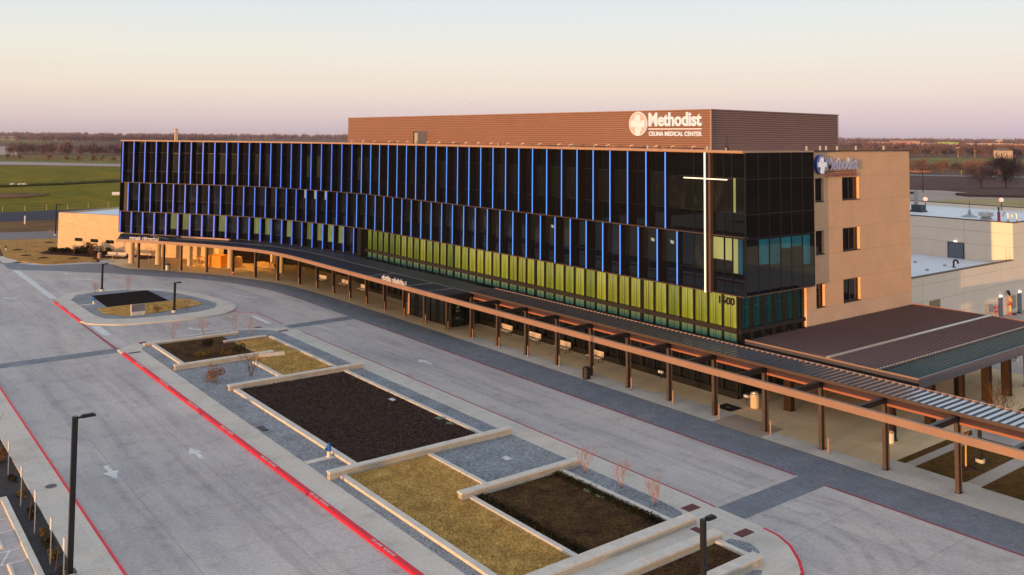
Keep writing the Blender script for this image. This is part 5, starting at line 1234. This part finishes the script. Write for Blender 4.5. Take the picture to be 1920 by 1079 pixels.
def build_plants():
    G = 'bare pink shrubs in the gravel beds'
    for i,(x,y,h,lab) in enumerate(((-46.1,-28.4,1.7,'bare pinkish shrub in the gravel by the far crosswalk, leftmost of four'),(-46.2,-25.4,1.6,'bare pinkish shrub in the gravel by the far crosswalk, second of four'),(-46.4,-22.2,1.8,'bare pinkish shrub in the gravel by the far crosswalk, third of four'),(-43.4,-21.7,1.6,'bare pinkish shrub in the gravel by the far crosswalk, rightmost of four'),
            (3.3,-19.5,1.65,'bare pinkish shrub beside the second mulch bed, furthest of three'),(6.2,-19.4,1.65,'bare pinkish shrub beside the second mulch bed, middle of three'),(9.0,-19.55,1.6,'bare pinkish shrub beside the second mulch bed, nearest of three'),
            (-77.0,-28.6,1.4,'thin bare shrub at the left end of the round island'),(-75.9,-25.0,1.9,'thin bare shrub behind the mulch of the round island'),(-59.4,-22.9,1.3,'thin bare shrub right of the island lamp post'))):
        bare_shrub('bare_shrub', lab, 'shrub', (x,y,.16), h, 20+i, G, stems=5, spread=.85)
    bush('rusty_shrub', 'small rusty shrub before the monument sign on the round island', (-60.0,-25.9,.19), .5,.5,.8, 260, .09, 3, 'twig_or')
    bush('rusty_shrub', 'rusty brown shrub in the gravel near the first stone wall', (-28.7,-30.3,.16), .85,.8,1.35, 700, .11, 4, 'twig_or')
    bare_shrub('rusty_shrub', 'open rusty shrub in the gravel before the big mulch bed wall', 'bush', (-28.6,-27.4,.16), 2.2, 9, None, 'twig_or', 6, 1.0, .022)
    for i,(x,y,rx,lab) in enumerate(((-37.5,-28.2,1.0,'sprawling olive weed clump in the first mulch bed, nearest the kerb'),(-36.6,-26.2,.9,'sprawling olive weed clump in the first mulch bed, in the middle'),(-37.8,-24.9,.9,'olive weed clump at the turf side of the first mulch bed'),(-41.2,-26.8,.8,'low dark weed clump in the centre of the first mulch bed'))):
        bush('weed_clump', lab, (x,y,.19), rx,rx*.8,.55, 500, .13, 30+i, 'weed' if i != 3 else 'shrub', 'weed clumps in the first mulch bed')
    # clipped rows along the second bed
    for y0,y1,lab in ((-21.35,-20.85,'low dark green hedge along the far edge of the second mulch bed'),(-26.8,-26.2,'low dark green hedge along the near edge of the second mulch bed')):
        t = thing('low_hedge', lab, 'hedge', (6.8,(y0+y1)/2,.19)); m = MB(); r_ = random.Random(7)
        for _ in range(2600):
            p = Vector((r_.uniform(-4.3,4.3), r_.gauss(0,.16), abs(r_.gauss(.06,.07))+.02)); u = Vector((r_.gauss(0,1),r_.gauss(0,1),r_.gauss(0,1))).normalized(); w = u.orthogonal().normalized(); s = r_.uniform(.06,.15)
            m.tri(p-u*s*.5,p+u*s*.5,p+w*s*.5)
        m.build('foliage',[M['shrub']],t,local=True)
    # tufts of the near dry lawn and mulch chips: nobody could count them
    r_ = random.Random(21); m = MB()
    for _ in range(9000):
        x = r_.uniform(-4.5,11.1); y = r_.uniform(-31.0,-25.6 if x < 1.6 else -27.3); p = Vector((x,y,.19)); a = r_.uniform(0,6.28); s = r_.uniform(.04,.11)
        m.tri(p+Vector((math.cos(a)*.025,math.sin(a)*.025,0)),p-Vector((math.cos(a)*.025,math.sin(a)*.025,0)),p+Vector((r_.gauss(0,.05),r_.gauss(0,.05),s)))
    for x0,x1,y0,y1,k in ((-40.7,-34.2,-24.0,-21.0,1200),(-33.8,-26.2,-25.2,-21.0,2000),(-65.5,-60.5,-30,-22,1800)):
        for _ in range(k):
            p = Vector((r_.uniform(x0,x1),r_.uniform(y0,y1),.19)); a = r_.uniform(0,6.28); s = r_.uniform(.05,.12)
            m.tri(p+Vector((math.cos(a)*.035,math.sin(a)*.035,0)),p-Vector((math.cos(a)*.035,math.sin(a)*.035,0)),p+Vector((r_.gauss(0,.05),r_.gauss(0,.05),s)))
    stuff(m.build('dry_grass',[M['grassblade']]), 'straw coloured tufts over the dry lawn panels', 'grass')
    m = MB()
    for _ in range(9000):
        x = r_.uniform(-25.2,-5.4); y = r_.uniform(-29.6,-20.8); p = Vector((x,y,.19+r_.uniform(.0,.05))); a = r_.uniform(0,6.28); d = Vector((math.cos(a),math.sin(a),r_.gauss(0,.35)))*r_.uniform(.05,.13); n_ = Vector((-math.sin(a),math.cos(a),.2))*r_.uniform(.015,.04)
        m.quad(p-d-n_,p+d-n_,p+d+n_,p-d+n_)
    stuff(m.build('mulch_chips',[mat('mulch_chip',(.055,.030,.022),.95,c2=(.02,.012,.009),scale=5)]), 'dark shredded bark scattered over the big mulch bed', 'mulch')
    # left bed
    bush('rusty_shrub','tall rusty shrub beside the left footpath at the picture edge',(-18.9,-46.9,.1),.75,.6,1.3,800,.10,12,'twig_or')
    bare_shrub('rusty_shrub','bare reddish shrub at the left picture edge by the footpath','bush',(-24.0,-46.7,.1),1.7,44,None,'twig_or',6,1.1)
    for i,(x,lab) in enumerate(((-15.6,'furthest'),(-12.9,'second'),(-9.8,'third'),(-6.6,'fourth'),(-5.3,'fifth'),(-4.0,'sixth'),(-1.9,'seventh'))):
        bush('groundcover_clump','low olive plant in the dark bed by the left footpath, %s from the top' % lab,(x,-46.55,.1),.75,.28,.28,260,.10,60+i,'weed' if i%2 else 'shrub','low plants along the left footpath')
    for i,(x,lab) in enumerate(((-9.1,'young leafless stake tree in the dark bed, upper of two'),(-2.4,'young leafless stake tree in the dark bed, lower of two'))):
        t = thing('sapling',lab,'sapling',(x,-46.75,.1)); m = MB(); m.cyl((0,0,0),(.1,.05,.95),.025,.018,6); m.build('trunk',[M['bark']],t,local=True); m = MB(); grow(m,m,(.1,.05,.9),.5,.8,2,i+3,r0=.012,levels=2); m.build('crown',[M['bark']],t,local=True)
    # behind the canopy
    t = thing('sapling','young tree with golden wrapped trunk on the brown turf behind the canopy','sapling',(16.3,0.0,.026)); m = MB(); m.cyl((0,0,0),(.03,0,1.9),.055,.045,8); m.build('trunk',[M['pipe_y']],t,local=True)
    m = MB(); grow(m,m,(.03,0,1.8),1.3,1.0,4,5,r0=.016,levels=3); m.build('crown',[M['twig']],t,local=True); m = MB(); m.lathe((0,0,0),[(.6,0),(.4,.05),(.1,.09)],16); m.build('mulch_ring',[M['mulch']],t,local=True)
    bare_shrub('rusty_tree','fine rusty bare tree rising behind the slatted pavilion edge','tree',(14.8,8.0,.02),3.9,71,None,'twig_or',7,1.0,.03)
    # saplings on the lawn
    for i,(x,y,h,lab) in enumerate(((-129.1,-29.4,2.6,'leafless sapling in a dark ring, far left on the tan lawn'),(-120.6,-29.4,2.2,'leafless sapling in a dark ring, second on the tan lawn'),(-115.9,-27.7,2.4,'leafless sapling in a dark ring, third on the tan lawn'),(-112.5,-23.9,2.5,'leafless sapling in a dark ring nearest the white benches'),(-137.2,-23.0,2.5,'leafless sapling in a dark ring beside the stone wing corner'))):
        t = thing('sapling',lab,'sapling',(x,y,.06),0,'saplings on the tan lawn'); m = MB(); m.cyl((0,0,0),(0,0,h*.55),.04,.025,6); m.build('trunk',[M['bark']],t,local=True)
        m = MB(); grow(m,m,(0,0,h*.45),h*.55,.9,4,i+80,r0=.02,levels=3); m.build('crown',[M['twig']],t,local=True); m = MB(); m.lathe((0,0,0),[(.85,0),(.6,.06),(.1,.1)],16); m.build('mulch_ring',[M['mulch']],t,local=True)
    for i,(x,y,lab) in enumerate(((-122.8,-24.6,'first'),(-121.0,-23.6,'second'),(-118.6,-22.2,'third'),(-117.3,-20.9,'fourth'),(-116.0,-19.9,'fifth'),(-114.3,-18.6,'sixth'))):
        bush('dark_bush','dark evergreen bush at the foot of the stone wing, %s from the left' % lab,(x,y,.07),1.35,1.1,(.9,.8,1.0,1.9,1.7,1.1)[i],800,.2,90+i,'shrub' if i != 4 else 'winter2','dark bushes along the stone wing')
    for x,y,lab in ((-109.0,-15.6,'leafless shrub against the stone wing, left of the round columns'),(-105.9,-13.6,'leafless shrub against the stone wing between round columns')):
        bare_shrub('bare_shrub',lab,'shrub',(x,y,.03),1.7,int(-x),None,'twig',6,1.0)

# ------------------------------------------------------------------ far land
def band(name, label, pts, depth, h, n, tw, seed, mats, cat='woods'):
    """a far strip of leafless woods: trunks and thousands of twigs under an uneven skyline"""
    C_ = Curve(pts); r_ = random.Random(seed); m = MB()
    crowns = []
    k = int(C_.len/(h*.22))
    for i in range(k):
        s = r_.uniform(0,C_.len); q = C_.at(s); o = r_.uniform(-.5,.5)*depth; t = C_.tan(s)
        crowns.append((q.x-t.y*o, q.y+t.x*o, h*r_.uniform(.6,1.0)*(1.12 if r_.random() < .12 else 1), h*r_.uniform(.3,.5)))
    for x,y,hh,w in crowns: m.cyl((x,y,0),(x,y,hh*.5),tw*.7,tw*.4,3,False)
    for _ in range(n):
        x,y,hh,w = r_.choice(crowns); v = Vector((r_.gauss(0,.45),r_.gauss(0,.45),r_.gauss(0,.4)))
        p = Vector((x+v.x*w, y+v.y*w, min(hh, max(.3, hh*.58+v.z*hh*.45)))); d = Vector((v.x*.5+r_.gauss(0,.3),v.y*.5+r_.gauss(0,.3),1)).normalized()
        sd = Vector((r_.gauss(0,1),r_.gauss(0,1),0)).normalized()*tw; m.cur = r_.choices(range(len(mats)), [6]+[2]*(len(mats)-1))[0]
        L = tw*r_.uniform(1.5,4); m.quad(p-sd*.5,p+sd*.5,p+sd*.3+d*L,p-sd*.3+d*L)
    return stuff(m.build(name,[M[x] for x in mats]), label, cat)
def house(label, loc, rz, w, d, h, m_='house', rh=2.5, cat='building', gable=True):
    t = thing('far_building', label, cat, loc, rz); m = MB(); m.box(-w/2,-d/2,0,w/2,d/2,h); m.build('wall',[M[m_]],t,local=True)
    m = MB()
    if gable:
        m.add([(-w/2-.4,-d/2-.4,h),(w/2+.4,-d/2-.4,h),(w/2+.4,d/2+.4,h),(-w/2-.4,d/2+.4,h),(-w/2-.4,0,h+rh),(w/2+.4,0,h+rh)],[(0,1,5,4),(2,3,4,5),(0,4,3),(1,2,5),(3,2,1,0)])
    else: m.box(-w/2-.2,-d/2-.2,h,w/2+.2,d/2+.2,h+.4)
    m.build('roof',[M['roof' if gable else 'house']],t,local=True)
    n = max(2,int(w/6))
    for i in range(n):
        x = -w/2+w*(i+.5)/n; m = MB(); m.box(x-.8,-d/2-.04,h*.35,x+.8,-d/2-.004,h*.7); m.build('window',[M['frame']],t,local=True)
def pole(label, loc, h, r, m_, lamp=False):
    t = thing('utility_pole', label, 'pole', loc); m = MB(); m.cyl((0,0,0),(0,0,h),r,r*.7,8); m.build('shaft',[M[m_]],t,local=True)
    m = MB(); m.box(-r*6,-r*.8,h-r*3,r*6,r*.8,h-r*1.2); m.build('crossarm',[M[m_]],t,local=True)
def build_far():
    band('woods','dark leafless tree row beyond the green field at left',[(-866,80),(-832,118),(-835,165),(-800,215)],30,11.5,14000,.5,1,['winter','winter2','winter3'])
    band('woods','second leafless tree row further back at left',[(-2300,290),(-2170,390),(-2300,520),(-2436,560),(-2300,800)],110,16,8000,1.3,2,['far','winter'])
    band('woods','purple horizon woods at the far left',[(-5300,200),(-5000,900),(-4600,1900),(-4000,3000)],420,20,14000,3.0,3,['far','winter'])
    band('woods','purple woods in front of the horizon at left',[(-3700,250),(-3400,1000),(-3000,1900)],220,16,9000,2.2,13,['far','winter'])
    band('woods','purple horizon woods at the far right',[(-3000,4300),(-2300,4650),(-1500,4800),(-900,4700)],420,22,14000,3.0,4,['far','winter'])
    band('woods','purple woods between the far town and the horizon at right',[(-2200,3500),(-1800,3700),(-1100,3400),(-700,3100)],380,16,11000,2.4,14,['far','winter'])
    band('woods','leafless woods before the far town at right',[(-1150,1560),(-950,1700),(-600,1560),(-420,1450)],300,11.5,14000,1.3,15,['winter','far'])
    band('woods','dark leafless tree belt behind the bright green field at right',[(-500,870),(-462,905),(-440,970),(-405,1005),(-340,1010)],60,13.5,12000,.6,5,['winter','winter2','winter3'])
    band('scrub','low leafless scrub along the road at right',[(-245,440),(-233,475),(-228,512),(-212,525),(-190,520),(-160,505)],40,6.5,12000,.28,6,['winter3','winter','winter2'],'scrub')
    band('scrub','low brown scrub in front of the tree row at left',[(-740,30),(-712,64),(-672,84),(-640,112),(-560,190)],16,3,1500,.3,7,['winter3','winter2'],'scrub')
    band('scrub','low weeds along the ditch in the green field',[(-331,-6),(-338,18),(-352,44),(-334,90)],3,1.6,900,.12,17,['winter2','ditch'],'weeds')
    tree('bare_tree','large dark leafless tree in the brown field at right',(-122,330,0),14,15,5600,.14,31,['winter2','winter'])
    tree('bare_tree','pale rusty leafless tree left of the dark one at right',(-131,328,0),12,14,4000,.12,32,['winter3','winter'])
    tree('bare_tree','broad leafless tree at the right picture edge beyond the road',(-128,395,0),11,15,3600,.15,33,['winter','winter2'])
    tree('bare_tree','small leafless tree at the brick wall edge beyond the brown field',(-223,455,0),8,9,1800,.14,34,['winter','winter3'])
    tree('bare_tree','round rusty leafless tree behind the utility pole',(-214,462,0),8.5,10,2000,.14,35,['winter3','winter'])
    tree('bare_tree','low orange leafless tree near the yellow road sign',(-200,470,0),7.5,13,2200,.14,36,['winter3','winter'])
    for i,(x,y) in enumerate(((-719,52),(-716,60),(-675,73),(-650,79),(-647,86),(-651,97),(-649,103),(-637,108))):
        tree('young_tree','young tree on the strip before the dark tree row, %s from the left' % ORDN[i],(x,y,0),4.2,2.6,160,.22,50+i,['winter2','winter3'],'young trees along the earth track',6)
    house('white and grey farm buildings on the horizon at far left',(-2821,345,0),R(95),60,25,10); house('grey barn right of the white farm buildings at far left',(-2840,395,0),R(95),45,25,9,'roof',4)
    house('two storey yellow house beyond the tree belt at right',(-384,938,0),R(-32),17,10,8.5,'house',2.5)
    house('low red brick house at the brick wall edge at right',(-236,472,0),R(-35),22,9,3.2,'house_red',1.8); house('low red brick house beside the orange tree at right',(-196,482,0),R(-35),20,9,3.0,'house_red',1.8)
    r_ = random.Random(9)
    for i,(x,y,w,h,mm) in enumerate(((-1500,2650,90,10,'house_red'),(-1390,2600,120,14,'house_red'),(-1300,2560,90,9,'house'),(-1420,2480,70,7,'house'),(-1120,2520,90,9,'house'),(-1050,2450,80,10,'house'),(-985,2400,60,8,'house'),(-1010,2260,90,9,'house'),(-650,1640,90,12,'house_red'),(-560,1560,70,9,'house'))):
        house('distant flat roofed town building on the right horizon, %s from the left' % ORDN[i],(x,y,0),R(-35)+r_.uniform(-.1,.1),w,40,h,mm,1,'building',False)
    t = thing('far_building','bright green roofed building in the far town at right','building',(-1225,2540,0),R(-35)); m = MB(); m.box(-26,-15,0,26,15,8); m.build('wall',[M['house']],t,local=True); m = MB(); m.box(-27,-16,8,27,16,12); m.build('roof',[mat('lime_roof',(.30,.48,.10),.7)],t,local=True)
    pole('dark wooden utility pole beyond the annex roof at right',(-126,270,0),9,.16,'frame')
    pole('white slender mast at the edge of the bright green field',(-433,941,0),11.4,.35,'house'); pole('tall pale mast on the right horizon',(-813,1919,0),20,1.1,'house')
    pole('thin pale pole beside the white mast',(-418,948,0),8,.2,'house'); pole('thin brown pole above the yellow road sign',(-219,508,0),6.4,.12,'house_red'); pole('thin pole left of the yellow house',(-413,991,0),10,.2,'house_red')
    t = thing('road_sign','yellow road warning sign beyond the brown field at right','sign',(-188,431,0),R(-35)); m = MB(); m.box(-.12,-.12,0,.12,.12,2.0); m.build('post',[M['yellow']],t,local=True)
    m = MB(); m.add([(-1.1,-.05,2.4),(0,-.05,1.4),(1.1,-.05,2.4),(0,-.05,3.4),(-1.1,.05,2.4),(0,.05,1.4),(1.1,.05,2.4),(0,.05,3.4)],[(0,1,2,3),(7,6,5,4),(0,4,5,1),(1,5,6,2),(2,6,7,3),(3,7,4,0)]); m.build('plate',[M['yellow']],t,local=True)
    # chimney-like stack behind the far left roof edge
    t = thing('brick_stack','tan square stack rising behind the left end of the roof','chimney',(-160,6,0)); m = MB(); m.box(-.3,-.3,0,.3,.3,21.0); m.build('shaft',[M['wing']],t,local=True); m = MB(); m.box(-.34,-.34,21.0,.34,.34,21.15); m.build('cap',[M['coping']],t,local=True)
    for i,(x,y) in enumerate(((-336,-.2),(-334.5,2.2),(-333.5,3.4))):
        m = MB(); m.lathe((x,y,.2),[(.9,0),(1.0,.5),(.5,.95),(.1,1.05)],8); tag(m.build('hay_lump',[M['house']]),'pale lump beside the field ditch, %s from the left' % ORDN[i],'rock','pale lumps beside the ditch')
    t = thing('culvert_pipe','short white pipe lying in the green field by the building edge','pipe',(-261,19,0)); m = MB(); m.cyl((-.8,-1.6,.6),(.8,1.6,.6),.6,.6,10); m.build('barrel',[M['sign']],t,local=True); m = MB(); m.cyl((.8,1.6,.6),(.86,1.72,.6),.7,.7,10); m.build('collar',[M['sign']],t,local=True)
    t = thing('wire_fence','thin post and wire fence along the dark road at left','fence',(-214,-10,0)); m = MB()
    for i in range(16): y = -40+i*5; m.cyl((-214,y,0),(-214,y,1.4),.06,.06,5)
    m.build('posts',[M['house']],t); m = MB()
    for z in (.6,1.2): m.bar((-214,-40,z),(-214,35,z),.02,.02)
    m.build('wire',[M['frame']],t)
    for i,(x,y,h) in enumerate(((-4895,1252,27),(-4100,2300,26),(-3950,2420,25))):
        pole('thin pole against the sky on the left horizon, %s from the left' % ORDN[i],(x,y,0),h,.8,'far')
# ------------------------------------------------------------------ camera, light, sky
SUN_AZ, SUN_EL = 10.5, 1.7          # degrees east of the -Y axis, above the horizon
def build_camera():
    f, p, rho, ang = 1655., R(3.2), .007, R(37.7)
    fh = Vector((-math.cos(ang), math.sin(ang), 0)); r = Vector((math.sin(ang), math.cos(ang), 0)); z = Vector((0,0,1))
    fw = fh*math.cos(p)+z*math.sin(p); up = -fh*math.sin(p)+z*math.cos(p)
    X = r*math.cos(rho)+up*math.sin(rho); Y = -r*math.sin(rho)+up*math.cos(rho)
    cd = bpy.data.cameras.new('camera'); cam = bpy.data.objects.new('camera', cd); COL.objects.link(cam)
    cam.matrix_world = Matrix(((X.x,Y.x,-fw.x,42.82),(X.y,Y.y,-fw.y,-55.70),(X.z,Y.z,-fw.z,20.0),(0,0,0,1)))
    cd.sensor_width = 36; cd.lens = f/1920*36; cd.shift_y = -(539.5-(256-f*math.tan(p)))/1920
    cd.clip_start = .5; cd.clip_end = 20000; SC.camera = cam
def build_haze():
    b = MB(); b.box(-7200,-700,-1.5,1500,6200,34); m = bpy.data.materials.new('haze'); m.use_nodes = True
    N = m.node_tree.nodes; L = m.node_tree.links; N.remove(N['Principled BSDF'])
    v = N.new('ShaderNodeVolumePrincipled'); v.inputs['Color'].default_value = (.92,.80,.86,1); v.inputs['Density'].default_value = 5e-5; v.inputs['Anisotropy'].default_value = .2
    L.new(v.outputs['Volume'], N['Material Output'].inputs['Volume']); stuff(b.build('haze', [m]))
def build_light():
    d = Vector((math.sin(R(SUN_AZ))*math.cos(R(SUN_EL)), -math.cos(R(SUN_AZ))*math.cos(R(SUN_EL)), math.sin(R(SUN_EL))))
    ld = bpy.data.lights.new('sun', 'SUN'); ld.energy = 5.0; ld.angle = R(.6); ld.color = (1.0,.50,.16)
    lo = bpy.data.objects.new('sun', ld); COL.objects.link(lo); lo.rotation_euler = (-d).to_track_quat('-Z','Y').to_euler(); lo.location = d*60
    w = bpy.data.worlds.new('World'); SC.world = w; w.use_nodes = True; N = w.node_tree.nodes; L = w.node_tree.links
    bg = N['Background']; out = N['World Output']
    sky = N.new('ShaderNodeTexSky'); sky.sky_type = 'NISHITA'; sky.sun_disc = False; sky.sun_elevation = R(SUN_EL); sky.sun_rotation = R(180-SUN_AZ)
    sky.air_density = 1.2; sky.dust_density = 2.0
    L.new(sky.outputs['Color'], bg.inputs['Color']); bg.inputs['Strength'].default_value = .06
    # twilight bands of the clear sky, by elevation; the west-facing half is warmer
    tc = N.new('ShaderNodeTexCoord'); sx = N.new('ShaderNodeSeparateXYZ'); L.new(tc.outputs['Generated'], sx.inputs['Vector'])
    def bands(stops):
        r = N.new('ShaderNodeValToRGB'); e = r.color_ramp.elements
        while len(e) < len(stops): e.new(.5)
        for el, (p, c) in zip(e, stops): el.position = p; el.color = (*c,1)
        L.new(sx.outputs['Z'], r.inputs['Fac']); return r.outputs['Color']
    A = bands([(0.0,(.60,.49,.53)),(.018,(.75,.61,.60)),(.05,(.875,.77,.67)),(.09,(.85,.835,.755)),(.125,(.775,.81,.82)),(.16,(.70,.775,.86)),(.35,(.66,.74,.82)),(1.0,(.66,.71,.80))])
    Bc = bands([(0.0,(.60,.50,.58)),(.018,(.73,.58,.625)),(.05,(.85,.735,.69)),(.09,(.83,.80,.755)),(.125,(.77,.80,.82)),(.16,(.71,.79,.85)),(.35,(.66,.74,.82)),(1.0,(.66,.71,.80))])
    vx = N.new('ShaderNodeVectorMath'); vx.operation = 'DOT_PRODUCT'; vx.inputs[1].default_value = (.612,.791,0); L.new(tc.outputs['Generated'], vx.inputs[0])
    mr = N.new('ShaderNodeMapRange'); mr.inputs['From Min'].default_value = -.45; mr.inputs['From Max'].default_value = .5; L.new(vx.outputs['Value'], mr.inputs['Value'])
    mx = N.new('ShaderNodeMix'); mx.data_type = 'RGBA'; L.new(mr.outputs['Result'], mx.inputs['Factor']); L.new(A, mx.inputs['A']); L.new(Bc, mx.inputs['B'])
    W = bands([(0.0,(1.0,.62,.30)),(.05,(1.05,.72,.42)),(.15,(.95,.80,.62)),(.4,(.72,.76,.82)),(1.0,(.66,.71,.80))])
    vs_ = N.new('ShaderNodeVectorMath'); vs_.operation = 'DOT_PRODUCT'; vs_.inputs[1].default_value = (.165,-.986,0); L.new(tc.outputs['Generated'], vs_.inputs[0])
    m2 = N.new('ShaderNodeMapRange'); m2.inputs['From Min'].default_value = -.1; m2.inputs['From Max'].default_value = .9; L.new(vs_.outputs['Value'], m2.inputs['Value'])
    m3 = N.new('ShaderNodeMix'); m3.data_type = 'RGBA'; L.new(m2.outputs['Result'], m3.inputs['Factor']); L.new(mx.outputs['Result'], m3.inputs['A']); L.new(W, m3.inputs['B'])
    b2 = N.new('ShaderNodeBackground'); b2.inputs['Strength'].default_value = .95; L.new(m3.outputs['Result'], b2.inputs['Color'])
    ad = N.new('ShaderNodeAddShader'); L.new(bg.outputs[0], ad.inputs[0]); L.new(b2.outputs[0], ad.inputs[1]); L.new(ad.outputs[0], out.inputs['Surface'])
    v = SC.view_settings; v.view_transform = 'Standard'; v.look = 'None'; v.exposure = 0; v.gamma = 1; v.use_curve_mapping = False
    SC.cycles.max_bounces = 6; SC.cycles.use_denoising = True

mk_mats()
build_ground()
build_main(); build_signs(); build_canopy(); canopy_letters(); build_vestibule()
build_pavilion(); build_annex(); build_wing()
build_props(); build_plants(); build_far()
build_camera(); build_light(); build_haze()
